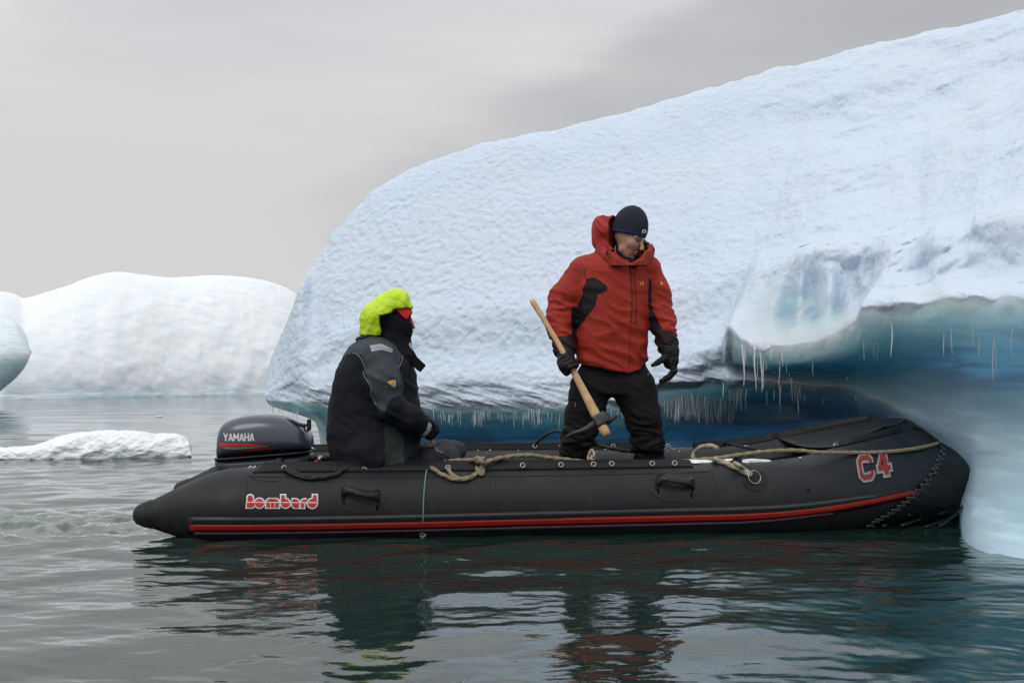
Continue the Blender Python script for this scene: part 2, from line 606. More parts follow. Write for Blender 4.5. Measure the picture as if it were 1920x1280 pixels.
# ------------------------------------------------------------------ ice
def ice_mat(name, white=(.61, .695, .80), teal=(.50, .70, .75), blue=(.57, .80, .94), grey=(.42, .59, .69), bs=13.0, bd=.018, patch=.35, sss=.58):
    m = bpy.data.materials.new(name)
    m.use_nodes = True
    N, L = m.node_tree.nodes, m.node_tree.links
    b = N['Principled BSDF']
    b.inputs['Roughness'].default_value = 0.55
    b.inputs['IOR'].default_value = 1.31
    t = N.new('ShaderNodeTexCoord')
    a = N.new('ShaderNodeAttribute'); a.attribute_name = 'ice'
    # weathered surface: white with faint blue patches
    n = N.new('ShaderNodeTexNoise'); n.inputs['Scale'].default_value = .8; n.inputs['Detail'].default_value = 8; n.inputs['Roughness'].default_value = .65
    L.new(t.outputs['Object'], n.inputs['Vector'])
    r = N.new('ShaderNodeMapRange'); r.inputs['From Min'].default_value = .42; r.inputs['From Max'].default_value = .72
    r.inputs['To Max'].default_value = patch
    L.new(n.outputs['Fac'], r.inputs['Value'])
    k = N.new('ShaderNodeMixRGB')
    k.inputs[1].default_value = (*white, 1)
    k.inputs[2].default_value = (white[0] * .80, white[1] * .93, white[2] * .97, 1)
    L.new(r.outputs[0], k.inputs[0])
    ramp = N.new('ShaderNodeValToRGB')
    e = ramp.color_ramp.elements
    e[0].position, e[0].color = 0, (white[0] * .95, white[1] * .98, white[2], 1)
    e[1].position, e[1].color = 1, (*blue, 1)
    g = e.new(.78); g.color = tuple(grey) + (1,)
    g = e.new(.25); g.color = (.53, .63, .70, 1)
    g = e.new(.5); g.color = (*teal, 1)
    # streaks in the wave-polished ice
    mp2 = N.new('ShaderNodeMapping'); mp2.inputs['Scale'].default_value = (.6, .6, 6.5)
    mp2.inputs['Rotation'].default_value = (0, math.radians(22), 0)
    L.new(t.outputs['Object'], mp2.inputs[0])
    n2 = N.new('ShaderNodeTexNoise'); n2.inputs['Scale'].default_value = 1.6; n2.inputs['Detail'].default_value = 7; n2.inputs['Roughness'].default_value = .6
    L.new(mp2.outputs[0], n2.inputs['Vector'])
    ad = N.new('ShaderNodeMath'); ad.operation = 'MULTIPLY_ADD'
    s2 = N.new('ShaderNodeMath'); s2.operation = 'SUBTRACT'; s2.inputs[1].default_value = .5
    L.new(n2.outputs['Fac'], s2.inputs[0])
    ml = N.new('ShaderNodeMath'); ml.operation = 'MULTIPLY'
    L.new(s2.outputs[0], ml.inputs[0]); 
    rr = N.new('ShaderNodeMapRange'); rr.inputs['From Max'].default_value = .5; rr.inputs['To Max'].default_value = 1.25
    L.new(a.outputs['Fac'], rr.inputs['Value'])
    L.new(rr.outputs[0], ml.inputs[1])
    L.new(ml.outputs[0], ad.inputs[0]); ad.inputs[1].default_value = 1.0
    L.new(a.outputs['Fac'], ad.inputs[2])
    L.new(ad.outputs[0], ramp.inputs[0])
    mu = N.new('ShaderNodeMixRGB')
    mf_ = N.new('ShaderNodeMapRange'); mf_.inputs['From Max'].default_value = .22
    L.new(ad.outputs[0], mf_.inputs['Value']); L.new(mf_.outputs[0], mu.inputs[0])
    L.new(k.outputs[0], mu.inputs[1]); L.new(ramp.outputs[0], mu.inputs[2])
    L.new(mu.outputs[0], b.inputs['Base Color'])
    rg = N.new('ShaderNodeMapRange'); rg.inputs['From Max'].default_value = .5
    rg.inputs['To Min'].default_value = .62; rg.inputs['To Max'].default_value = .30
    L.new(a.outputs['Fac'], rg.inputs['Value']); L.new(rg.outputs[0], b.inputs['Roughness'])
    # clear bare ice lets daylight through, the frosted crust hardly does
    sw = N.new('ShaderNodeMapRange'); sw.inputs['From Min'].default_value = .05; sw.inputs['From Max'].default_value = .28
    sw.inputs['To Max'].default_value = sss
    L.new(a.outputs['Fac'], sw.inputs['Value']); L.new(sw.outputs[0], b.inputs['Subsurface Weight'])
    b.inputs['Subsurface Radius'].default_value = (.70, .92, 1.0)
    b.inputs['Subsurface Scale'].default_value = 1.9
    # melt dimples
    vo = N.new('ShaderNodeTexVoronoi'); vo.feature = 'SMOOTH_F1'; vo.inputs['Scale'].default_value = bs; vo.inputs['Smoothness'].default_value = .7
    wv = N.new('ShaderNodeTexNoise'); wv.inputs['Scale'].default_value = bs * .6; wv.inputs['Detail'].default_value = 3
    L.new(t.outputs['Object'], wv.inputs['Vector'])
    dm = N.new('ShaderNodeVectorMath'); dm.operation = 'MULTIPLY_ADD'; dm.inputs[1].default_value = (.16, .16, .16)
    L.new(wv.outputs['Color'], dm.inputs[0]); L.new(t.outputs['Object'], dm.inputs[2])
    L.new(dm.outputs[0], vo.inputs['Vector'])
    bu = N.new('ShaderNodeBump')
    fa = N.new('ShaderNodeMapRange'); fa.inputs['From Min'].default_value = .1; fa.inputs['From Max'].default_value = .4
    fa.inputs['To Min'].default_value = 1; fa.inputs['To Max'].default_value = .0
    L.new(a.outputs['Fac'], fa.inputs['Value']); L.new(fa.outputs[0], bu.inputs['Strength'])
    bu.inputs['Distance'].default_value = bd
    L.new(vo.outputs['Distance'], bu.inputs['Height'])
    n3 = N.new('ShaderNodeTexNoise'); n3.inputs['Scale'].default_value = bs * 4; n3.inputs['Detail'].default_value = 5
    L.new(t.outputs['Object'], n3.inputs['Vector'])
    b3 = N.new('ShaderNodeBump'); b3.inputs['Distance'].default_value = bd * .22
    L.new(n3.outputs['Fac'], b3.inputs['Height']); L.new(bu.outputs[0], b3.inputs['Normal'])
    L.new(b3.outputs[0], b.inputs['Normal'])
    return m

ICE = ice_mat('glacier_ice')
ICE_FAR = ice_mat('far_ice', white=(.86, .91, .93), teal=(.50, .76, .76), blue=(.2, .45, .55), bs=2.2, bd=.03, patch=.35, sss=0)
BULGE = ice_mat('bulging_ice', white=(.80, .88, .90), teal=(.74, .86, .88), bs=3, bd=.02, sss=.8)
SNOW = ice_mat('floe_ice', white=(.84, .87, .88), bs=14, bd=.006, patch=.4, sss=0)

def loft(stations, K, nu, nv, wts=None, cols_px=None):
    """stations: {px: [(Y, py) ...K]}; gives a closed shell, profile ring x station"""
    xs = sorted(stations)
    A = np.array([[stations[x][k] for k in range(K)] for x in xs], float)   # (S, K, 2)
    A = np.concatenate([A, np.array(xs, float)[:, None, None] * np.ones((1, K, 1))], 2)
    # along the stations
    S = len(xs)
    us = np.interp(np.linspace(0, 1, nu), np.linspace(0, 1, S), np.arange(S)) if False else None
    # sample uniformly in px
    px = np.linspace(xs[0], xs[-1], nu)
    B = np.zeros((nu, K, 2))
    X = np.array(xs, float)
    for j in range(2):
        for k in range(K):
            y = A[:, k, j]
            # monotone cubic (PCHIP)
            h = np.diff(X); d = np.diff(y) / h
            mm = np.zeros(S)
            for i in range(1, S - 1):
                if d[i - 1] * d[i] > 0:
                    w1 = 2 * h[i] + h[i - 1]; w2 = h[i] + 2 * h[i - 1]
                    mm[i] = (w1 + w2) / (w1 / d[i - 1] + w2 / d[i])
            mm[0], mm[-1] = d[0], d[-1]
            i = np.clip(np.searchsorted(X, px, 'right') - 1, 0, S - 2)
            t = (px - X[i]) / h[i]
            B[:, k, j] = (y[i] * (1 + 2 * t) * (1 - t) ** 2 + mm[i] * h[i] * t * (1 - t) ** 2
                          + y[i + 1] * t * t * (3 - 2 * t) + mm[i + 1] * h[i] * t * t * (t - 1))
    # to world, then spline round the profile
    W = np.zeros((nu, K, 3))
    C = np.repeat(px[:, None], K, 1) if cols_px is None else np.stack([cols_px(px, k) for k in range(K)], 1)
    if cols_px is not None:
        B[:, 15, 1] = np.interp(C[:, 15], OUT_X, OUT_Y)
    W[..., 0] = (C - CX) / F * B[..., 0]
    W[..., 1] = B[..., 0]
    W[..., 2] = HC - (B[..., 1] - HZ) / F * B[..., 0]
    n_per = wts or [nv // K] * K
    cols, par = [], []
    for k in range(K):
        p0, p1, p2, p3 = W[:, (k - 1) % K], W[:, k], W[:, (k + 1) % K], W[:, (k + 2) % K]
        for q in range(n_per[k]):
            t = q / n_per[k]
            # centripetal-ish: damp tangents by neighbouring lengths
            l1 = np.linalg.norm(p2 - p1, axis=1)[:, None] + 1e-6
            l0 = np.linalg.norm(p1 - p0, axis=1)[:, None] + 1e-6
            l2 = np.linalg.norm(p3 - p2, axis=1)[:, None] + 1e-6
            m1 = ((p1 - p0) / l0 * l1 + (p2 - p1)) * .5
            m2 = ((p3 - p2) / l2 * l1 + (p2 - p1)) * .5
            m1 = m1 * np.minimum(1, 1.5 * np.minimum(l0, l1) / l1)
            m2 = m2 * np.minimum(1, 1.5 * np.minimum(l2, l1) / l1)
            c = (2 * t ** 3 - 3 * t * t + 1) * p1 + (t ** 3 - 2 * t * t + t) * m1 + (-2 * t ** 3 + 3 * t * t) * p2 + (t ** 3 - t * t) * m2
            cols.append(c); par.append(k + t)
    G = np.stack(cols, 1)                      # (nu, nv, 3)
    return G, np.array(par), px

def shell(G):
    nu, nv = G.shape[:2]
    i = np.arange(nu - 1)[:, None]; j = np.arange(nv)[None, :]
    a = i * nv + j; b = i * nv + (j + 1) % nv
    Fq = np.stack([a, b, b + nv, a + nv], -1).reshape(-1, 4)
    return G.reshape(-1, 3), Fq

def close_ends(V, Fq, nu, nv):
    c0, c1 = V[:nv].mean(0), V[-nv:].mean(0)
    V = np.concatenate([V, [c0, c1]])
    j = np.arange(nv); jn = (j + 1) % nv
    n = nu * nv
    e0 = np.stack([np.full(nv, n), jn, j, j], 1); e1 = np.stack([np.full(nv, n + 1), (nu - 1) * nv + j, (nu - 1) * nv + jn, (nu - 1) * nv + jn], 1)
    return V, Fq, e0[:, :3], e1[:, :3]

def wl_py(Y, z=0.0):
    return HZ + (HC - z) * F / Y

# points: 0 deep 1 waterline 2 inner ceiling 3 M-bottom 4 M-front 5 M/L recess 6 L-bottom 7 L-front 8 L/U recess
#         9 U-bottom 10 U-front 11 face 12 upper face 13 crest 14 back 15 back deep
def st(base, *mid):
    """base = (Y deep, Y waterline); mid = 12 (Y, py); last two close the back"""
    Y0, Y1 = base
    r = [(Y0, wl_py(Y0, -1.0)), (Y1, wl_py(Y1, -.12))] + list(mid)
    Yb = mid[-1][0]
    r += [(Yb + 2.0, wl_py(Yb + 2.0, (HC - (mid[-1][1] - HZ) / F * Yb) * .7)), (Yb + 2.6, wl_py(Yb + 2.6, -1.0))]
    return r

def tip(Y, top, bot):
    h = bot - top
    f = [0.99, 1, .99, .97, .9, .87, .84, .8, .77, .73, .66, .5, .25, 0, .3, .8]
    dy = [.75, .6, .4, .12, 0, 0, 0, 0, 0, 0, .02, .1, .25, .5, .95, .95]
    return [(Y + d, top + h * a) for a, d in zip(f, dy)]

ST = {
    497: tip(13.8, 722, 748),
    503: tip(13.75, 690, 757),
    522: tip(13.6, 640, 765),
    560: tip(13.4, 546, 777),
    590: [(15.2, 788), (15.0, 789), (14.4, 786), (13.35, 775), (13.2, 758), (13.15, 752), (13.15, 746), (13.15, 740), (13.15, 734), (13.15, 728), (13.2, 715), (13.5, 650), (13.9, 560), (14.3, 492), (15.3, 560), (15.8, 700)],
    625: st((16.2, 16.0), (14.30, 822), (13.50, 795), (13.18, 773), (13.09, 760), (13.05, 750), (13.05, 741), (13.05, 732), (13.07, 722), (13.11, 705), (13.5, 610), (14.0, 505), (14.5, 438)),
    700: st((15.3, 15.0), (14.10, 822), (13.30, 795), (12.98, 773), (12.89, 760), (12.85, 750), (12.85, 741), (12.85, 732), (12.87, 722), (12.91, 705), (13.4, 580), (14.1, 440), (14.8, 357)),
    800: st((14.8, 14.4), (13.85, 822), (13.05, 795), (12.73, 773), (12.64, 760), (12.60, 750), (12.60, 741), (12.60, 732), (12.62, 722), (12.66, 705), (13.2, 560), (14.1, 390), (15.0, 298)),
    930: st((14.4, 14.0), (13.55, 822), (12.75, 795), (12.43, 773), (12.34, 760), (12.30, 750), (12.30, 741), (12.30, 732), (12.32, 722), (12.36, 705), (13.0, 540), (14.0, 360), (15.0, 264)),
    1060: st((14.1, 13.6), (13.20, 822), (12.40, 795), (12.08, 773), (11.99, 760), (11.95, 750), (11.95, 741), (11.95, 732), (11.97, 722), (12.01, 705), (12.7, 530), (13.8, 340), (15.0, 242)),
    1190: st((13.9, 13.4), (12.90, 822), (12.10, 795), (11.78, 773), (11.69, 760), (11.65, 750), (11.65, 741), (11.65, 732), (11.67, 722), (11.71, 705), (12.4, 510), (13.7, 310), (15.0, 208)),
    1245: st((13.8, 13.3), (12.9, 822), (12.05, 795), (11.75, 768), (11.62, 740), (11.55, 727), (11.4, 716), (11.4, 706), (11.42, 696), (11.47, 675), (12.3, 500), (13.6, 300), (15.0, 193)),
    1310: st((13.7, 13.2), (12.8, 825), (12.05, 795), (11.8, 767), (11.60, 744), (11.5, 730), (11.25, 714), (11.22, 696), (11.18, 682), (11.2, 660), (12.0, 480), (13.5, 280), (15.0, 172)),
    1354: st((13.6, 13.1), (12.8, 825), (12.2, 795), (12.0, 775), (11.75, 752), (11.4, 728), (11.15, 712), (11.18, 688), (11.12, 662), (11.1, 640), (11.8, 470), (13.4, 265), (15.0, 160)),
    1364: st((13.6, 13.1), (12.8, 825), (12.3, 798), (12.1, 780), (11.85, 754), (11.3, 727), (11.1, 711), (11.15, 684), (10.15, 630), (9.95, 612), (11.68, 467), (13.38, 263), (15.0, 155)),
    1395: st((13.6, 13.1), (12.8, 825), (12.4, 800), (12.2, 782), (12.05, 754), (11.2, 727), (11.0, 711), (11.25, 687), (9.75, 663), (9.4, 635), (11.35, 455), (13.2, 255), (15.0, 148)),
    1450: st((13.5, 13.0), (12.7, 825), (12.4, 800), (12.3, 785), (12.3, 757), (11.0, 730), (10.8, 713), (11.3, 690), (9.3, 678), (8.95, 650), (10.9, 445), (13.1, 235), (15.0, 132)),
    1530: st((13.4, 12.9), (12.7, 825), (12.4, 800), (12.3, 788), (12.1, 765), (10.6, 737), (10.4, 720), (11.0, 690), (8.9, 668), (8.55, 638), (10.5, 435), (13.0, 215), (14.9, 114)),
    1605: st((13.2, 12.8), (12.6, 825), (12.4, 802), (12.2, 790), (11.8, 770), (10.1, 747), (9.8, 728), (10.6, 690), (8.35, 634), (8.02, 600), (9.98, 424), (12.84, 201), (14.8, 97)),
    1614: st((13.1, 12.7), (12.5, 825), (12.3, 803), (12.1, 793), (11.6, 775), (9.9, 755), (9.6, 734), (10.3, 690), (8.0, 606), (7.7, 575), (9.93, 423), (12.82, 199), (14.8, 95)),
    1660: st((12.8, 12.4), (12.2, 828), (12.0, 812), (11.8, 803), (11.2, 793), (9.5, 772), (9.1, 752), (9.7, 690), (7.95, 606), (7.6, 568), (9.64, 416), (12.7, 191), (14.73, 83)),
    1700: st((12.2, 11.8), (11.6, 840), (11.4, 830), (11.1, 822), (10.5, 815), (9.1, 800), (8.75, 775), (9.2, 690), (7.6, 606), (7.25, 566), (9.42, 410), (12.6, 184), (14.6, 73)),
    1760: st((10.8, 10.3), (10.0, 890), (9.7, 880), (9.4, 872), (9.0, 862), (8.5, 840), (8.3, 800), (8.7, 690), (7.4, 606), (7.0, 560), (9.15, 402), (12.42, 172), (14.5, 62)),
    1795: st((9.0, 8.5), (8.2, 935), (8.1, 925), (8.0, 915), (7.95, 900), (7.9, 870), (7.95, 805), (8.4, 690), (7.25, 606), (6.85, 560), (9.0, 396), (12.3, 165), (14.5, 56)),
    1806: st((6.9, 6.6), (6.95, 990), (7.2, 965), (7.45, 940), (7.65, 915), (7.8, 870), (7.85, 805), (8.3, 690), (7.2, 606), (6.8, 560), (8.95, 394), (12.27, 162), (14.5, 54)),
    1830: st((6.0, 6.18), (6.5, 1000), (6.85, 960), (7.2, 930), (7.45, 900), (7.6, 860), (7.7, 800), (8.2, 690), (7.15, 606), (6.75, 560), (8.85, 390), (12.2, 157), (14.4, 51)),
    1920: st((5.6, 5.85), (6.2, 1000), (6.55, 960), (6.9, 920), (7.1, 890), (7.25, 850), (7.4, 790), (7.8, 690), (7.0, 606), (6.6, 560), (8.4, 375), (11.9, 130), (14.2, 33)),
    2060: st((5.3, 5.5), (5.9, 1000), (6.3, 950), (6.6, 910), (6.8, 880), (7.0, 840), (7.1, 780), (7.4, 690), (6.8, 606), (6.4, 555), (7.9, 350), (11.5, 100), (14.0, 8)),
    2400: st((5.2, 5.3), (5.5, 1000), (5.9, 950), (6.2, 910), (6.4, 880), (6.6, 840), (6.7, 780), (7.0, 690), (6.5, 606), (6.2, 555), (7.6, 330), (11.0, 60), (13.5, -30)),
    2900: st((5.4, 5.5), (5.9, 1000), (6.2, 940), (6.5, 900), (6.7, 870), (6.9, 830), (7.0, 780), (7.2, 690), (6.9, 606), (6.7, 555), (8.0, 400), (10.5, 250), (12.0, 200)),
}

OUT_X = [497, 503, 522, 560, 590, 625, 700, 800, 930, 1060, 1190, 1245, 1310, 1395, 1500, 1600, 1700, 1800, 1845, 1920, 2060, 2400, 2900]
OUT_Y = [722, 690, 640, 546, 492, 438, 357, 298, 264, 242, 208, 193, 172, 148, 122, 97, 73, 56, 48, 33, 8, -30, 200]
ALC = [(1364, 0), (1385, .06), (1412, .22), (1450, .50), (1500, .58), (1540, .46), (1575, .34), (1605, .30), (1614, .05), (1680, .12), (1720, .38), (1770, .12), (1830, .30), (1870, .08), (1930, .3), (2000, .1)]
def widen():
    # two more points between the upper lip and the face: back of the melt alcove and the brow over it
    for x, p in ST.items():
        a, b = p[10], p[11]
        dep = np.interp(x, [q[0] for q in ALC], [q[1] for q in ALC])
        f1, f2 = .30, .74
        i = (a[0] + (b[0] - a[0]) * .36 + dep, a[1] + (b[1] - a[1]) * f1)
        j = (a[0] + (b[0] - a[0]) * .62 - dep * .25, a[1] + (b[1] - a[1]) * (f2 + .10 * (dep > .2)))
        ST[x] = p[:11] + [i, j] + p[11:]
widen()
def cols_px(px, k):
    S = np.interp(px, [1190, 1310, 1354, 1364, 1395, 1450, 1530, 1605, 1614, 1700, 1800, 1920], [0, 30, 60, 66, 72, 80, 84, 95, 96, 66, 30, 0])
    Su = np.interp(px, [1060, 1190, 1310, 1364, 1450, 1614, 1800, 2060], [0, 20, 70, 120, 135, 120, 55, 0])
    w = {11: .30, 12: .74, 13: 1.0}.get(k)
    if w is not None:
        return px + S * w
    if k >= 14 and k <= 16:
        return px + Su
    return px + 0.0

def gz(x, y, cx, cy, sx, sy, rot=0):
    a = math.radians(rot)
    dx, dy = x - cx, y - cy
    u = dx * math.cos(a) + dy * math.sin(a); v = -dx * math.sin(a) + dy * math.cos(a)
    return np.exp(-(u / sx) ** 2 - (v / sy) ** 2)

def make_iceberg():
    K = 18
    w = [6, 12, 20, 14, 8, 14, 14, 12, 24, 22, 24, 24, 30, 78, 66, 24, 10, 5]
    G, par, px = loft(ST, K, 940, 0, w, cols_px)
    nu, nv = G.shape[:2]
    X = np.repeat(px[:, None], nv, 1)
    PX, PY = pxpy(G)
    par2 = np.repeat(par[None, :], nu, 0)
    fa = np.interp(px, [1190, 1370], [4.0, 8.2])[:, None]; fb = np.interp(px, [1190, 1370], [7.0, 9.6])[:, None]
    front = sstep(fa, fb, par2) * (1 - sstep(15.4, 16, par2))
    D = np.zeros((nu, nv))          # depth towards the viewer (negative = hollow)
    near = sstep(1380, 1500, PX)
    # hollows and knobs melted into the near shoulder
    for (cx, cy, sx, sy, a, rot) in [(1455, 575, 16, 60, .12, 8), (1500, 560, 9, 55, .16, 4), (1528, 590, 10, 46, -.12, 0), (1552, 570, 14, 60, .20, 0), (1480, 600, 14, 40, -.10, -6), (1590, 575, 12, 50, .14, 0),
                                     (1738, 528, 16, 36, -.14, -28), (1690, 560, 34, 22, .12, -20), (1835, 560, 26, 40, .14, 10), (1905, 550, 22, 34, .12, 0),
                                     (1700, 455, 60, 14, .08, -20), (1820, 450, 34, 16, -.10, 20), (1600, 480, 60, 18, .06, -18)]:
        D += a * gz(PX, PY, cx, cy, sx, sy, rot) * front
    # soft ridge running down to the pointed lobe
    D += .10 * gz(PX, PY, 1470, 395, 170, 22, -50) * front
    Q = G
    n1 = fbm(Q * .75 + 3, 4)
    lowr = sstep(380, 520, PY)
    n2 = fbm(Q * np.array([2.2, 2.2, 2.0]) + 31, 4)
    # cusped melt scallops about a hand wide
    wq = Q + .08 * np.stack([perlin(Q * 3 + s) for s in (1, 5, 9)], -1)
    n3 = np.abs(perlin(wq * np.array([8.5, 8.5, 7.5]))) + .6 * np.abs(perlin(wq * 15 + 7))
    amp_big = .030 + .10 * near
    D += front * (n1 * amp_big * 1.1 + n2 * (.010 + .055 * near) + (np.abs(perlin(wq * 2.3 + 12)) * .24 + np.abs(perlin(wq * 5.2 + 40)) * .10 - .07) * near * lowr * sstep(10.0, 11.3, par2) + (.5 - n3) * .0065 + perlin(wq * np.array([12., 12., 11.]) + 3) * (.018 - .006 * near) * np.where(px[:, None] < 1250, sstep(6, 12, par2), 1))
    # underside: gentle flutes
    under = 1 - sstep(8.6, 9.6, par2)
    D += under * (fbm(Q * np.array([.9, .9, 1.6]) + 60, 3) * .07 + fbm(Q * np.array([1.1, 1.1, 6]) + np.array([0, 0, 1.0]) * Q[..., :1] * 1.6 + 80, 4) * .055 + fbm(Q * 6 + 90, 3) * .008)
    # ragged lip edges
    lipM = np.exp(-((par2 - 3.5) / .8) ** 2) * (1 - sstep(1230, 1330, PX))
    lipL = np.exp(-((par2 - 6.6) / .7) ** 2) * sstep(1230, 1290, PX) * (1 - sstep(1500, 1650, PX))
    lipU = np.exp(-((par2 - 9.5) / .7) ** 2) * sstep(1362, 1400, PX)
    rag = fbm(np.stack([G[..., 0] * 5, G[..., 1] * 1, G[..., 0] * 0], -1), 4)
    alc = gz(PX, PY, 1480, 610, 105, 52) + .7 * gz(PX, PY, 1580, 620, 40, 40)
    dz = rag * (.030 * lipM + .03 * lipL + .055 * lipU)
    taper = sstep(497, 560, X) * (1 - sstep(2700, 2900, X))
    ray = np.stack([(PX - CX) / F, np.ones_like(PX), -(PY - HZ) / F * .3], -1)
    # crest: also roughen the outline
    crest = np.exp(-((par2 - 15) / .5) ** 2)
    G2 = G - ray * (D * (.25 + .75 * taper))[..., None]
    G2[..., 2] += dz * taper + crest * (fbm(G * 1.3, 4) * .05 + fbm(G * 5, 3) * .012)
    # bare blue ice: everything the sea has polished, weathered white above it
    PX2, PY2 = PX, PY
    ice = np.zeros((nu, nv))
    # boundary parameter: white begins at M lip on the left, at L lip then U lip to the right
    b0 = np.interp(px, [497, 1190, 1250, 1300, 1345, 1360, 1380, 2900], [4.4, 4.4, 5.4, 6.0, 6.3, 6.8, 9.5, 9.75])[:, None]
    soft = .75 + .5 * rag
    ice = .62 * (1 - sstep(b0 - soft, b0 + soft * .9, par2))
    # white patches on the lower shelves
    shelf = np.exp(-((par2 - 4.2) / .7) ** 2) * sstep(1180, 1240, PX) * (1 - sstep(1300, 1370, PX))
    band = np.exp(-(np.maximum(np.abs(par2 - 7.1) - np.interp(px, [1380, 1480], [.9, 0])[:, None], 0) / .55) ** 2) * sstep(1340, 1375, PX) * (1 - sstep(1440, 1700, PX))
    ice -= .52 * shelf + .56 * band
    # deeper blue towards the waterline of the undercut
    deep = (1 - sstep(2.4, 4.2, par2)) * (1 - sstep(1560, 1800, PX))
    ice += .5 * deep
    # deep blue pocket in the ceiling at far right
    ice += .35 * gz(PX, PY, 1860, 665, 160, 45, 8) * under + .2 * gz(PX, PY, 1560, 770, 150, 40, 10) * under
    ice += .22 * np.clip(alc, 0, 1) * sstep(9.2, 9.8, par2) * (1 - sstep(12.2, 13.2, par2)) * (.8 + .5 * fbm(Q * 3 + 70, 3))
    # paler, greyer foot
    foot = sstep(1600, 1740, PX + (PY - 760) * .9) * (1 - sstep(7.6, 8.6, par2)) * sstep(700, 800, PY)
    ice += .16 * foot * (1 - sstep(.9, 1, deep))
    # hollows show bluer ice
    hol = np.clip(-D, 0, .4) * near * front
    ice += .05 * sstep(.02, .10, .12 - np.abs(perlin(wq * 2.3 + 12)) ) * near * lowr * front + .12 * hol + .05 * near * front * np.clip(sstep(470, 640, PY), 0, 1)
    ice += front * (.17 * gz(PX, PY, 1480, 580, 85, 70) + .10 * gz(PX, PY, 1570, 610, 50, 50) + .12 * gz(PX, PY, 1745, 530, 30, 45, -20) + .12 * gz(PX, PY, 1885, 580, 30, 40))
    ice = np.clip(ice, 0, 1)
    V, Fq = shell(G2)
    V, Fq, e0, e1 = close_ends(V, Fq, nu, nv)
    at = np.concatenate([ice.ravel(), [.1, .1]])
    # end caps as slivers so everything stays quads
    q0 = np.concatenate([e0, e0[:, 2:]], 1); q1 = np.concatenate([e1, e1[:, 2:]], 1)
    faces = Fq[:, ::-1]
    o = put('iceberg', V, faces, ICE, origin=(3, 13, 0), attrs={'ice': at})
    tag(o, 'huge pale blue iceberg behind the boat, undercut with a blue overhang and icicles', 'iceberg')
    return o, G2, par, px

BERG, BG, BPAR, BPX = make_iceberg()

def far_loft(tab, K, w, nu, name, label, matl, amp, seed, origin, fs=.35, icefun=None, close=True):
    G, par, px = loft(tab, K, nu, 0, w)
    D = fbm(G * fs + seed, 5) * amp + fbm(G * fs * 6 + seed, 3) * amp * .14
    G2 = G.copy()
    G2[..., 1] -= D
    G2[..., 2] += fbm(G * fs * 1.7 + seed + 9, 4) * amp * .16
    par2 = np.repeat(par[None, :], nu, 0)
    PX, PY = pxpy(G)
    ice = icefun(PX, PY, par2, G2) if icefun else np.zeros(PX.shape)
    V, Fq = shell(G2)
    o = put(name, V, Fq[:, ::-1], matl, origin=origin, attrs={'ice': np.clip(ice, 0, 1).ravel()})
    return tag(o, label, 'iceberg')

def far_st(Yw, crest, wl):
    """simple rounded berg profile: waterline depth, crest row"""
    z = HC + (HZ - crest) / F * (Yw + 6)
    return [(Yw, wl_py(Yw, -1.5)), (Yw, wl), (Yw + .15, wl - (wl - crest) * .06), (Yw + .5, wl - (wl - crest) * .25), (Yw + 1.6, wl - (wl - crest) * .55),
            (Yw + 3.6, wl - (wl - crest) * .86), (Yw + 6, crest), (Yw + 10, wl_py(Yw + 10, z * .7)), (Yw + 14, wl_py(Yw + 14, -1.5))]

tab = {}
for x, c in [(-420, 640), (-300, 600), (-120, 560), (-40, 549), (0, 547), (25, 551), (45, 559), (75, 552), (110, 540), (160, 522), (220, 511), (270, 515), (320, 520),
             (400, 516), (470, 522), (520, 535), (556, 552), (575, 575), (620, 640), (700, 720), (760, 741)]:
    Yw = np.interp(x, [-420, 0, 560, 760], [40.5, 42.0, 52.5, 56])
    tab[x] = far_st(Yw, c, wl_py(Yw, 0))
far_loft(tab, 9, [6, 10, 14, 24, 30, 26, 16, 8, 6], 420, 'iceberg',
         'broad low white iceberg across the water on the left', ICE_FAR, .32, 3, (-12, 50, 0), .22,
         lambda PX, PY, p, G: .18 * (1 - sstep(0.1, .9, G[..., 2])) + .06 * sstep(-.1, .5, fbm(G * .3 + 5, 3)) * (1 - sstep(1, 4, G[..., 2])))
tab = {}
for x, c, b, y in [(-330, 655, 760, 37), (-200, 610, 762, 35.5), (-80, 586, 758, 34.8), (-20, 586, 745, 34.6), (10, 594, 722, 34.7), (30, 607, 706, 34.8), (42, 622, 694, 34.9), (50, 638, 682, 35.0), (55, 655, 668, 35.1), (57, 661, 662, 35.15)]:
    h = b - c
    tab[x] = [(y + 1.0, b - h * .05 + (wl_py(y, -1) - b) * (1 if x < -60 else 0)), (y + .5, b), (y + .15, b - h * .10), (y, b - h * .25), (y - .05, b - h * .45), (y + .2, b - h * .68), (y + .8, b - h * .88), (y + 1.8, c), (y + 3, c + h * .45)]
far_loft(tab, 9, [4, 8, 12, 16, 16, 16, 14, 8, 6], 160, 'iceberg',
         'rounded pale teal iceberg bulging in from the left edge', BULGE, .40, 8, (-15, 36, 0), .3, lambda PX, PY, p, G: .5 + 0 * PX)

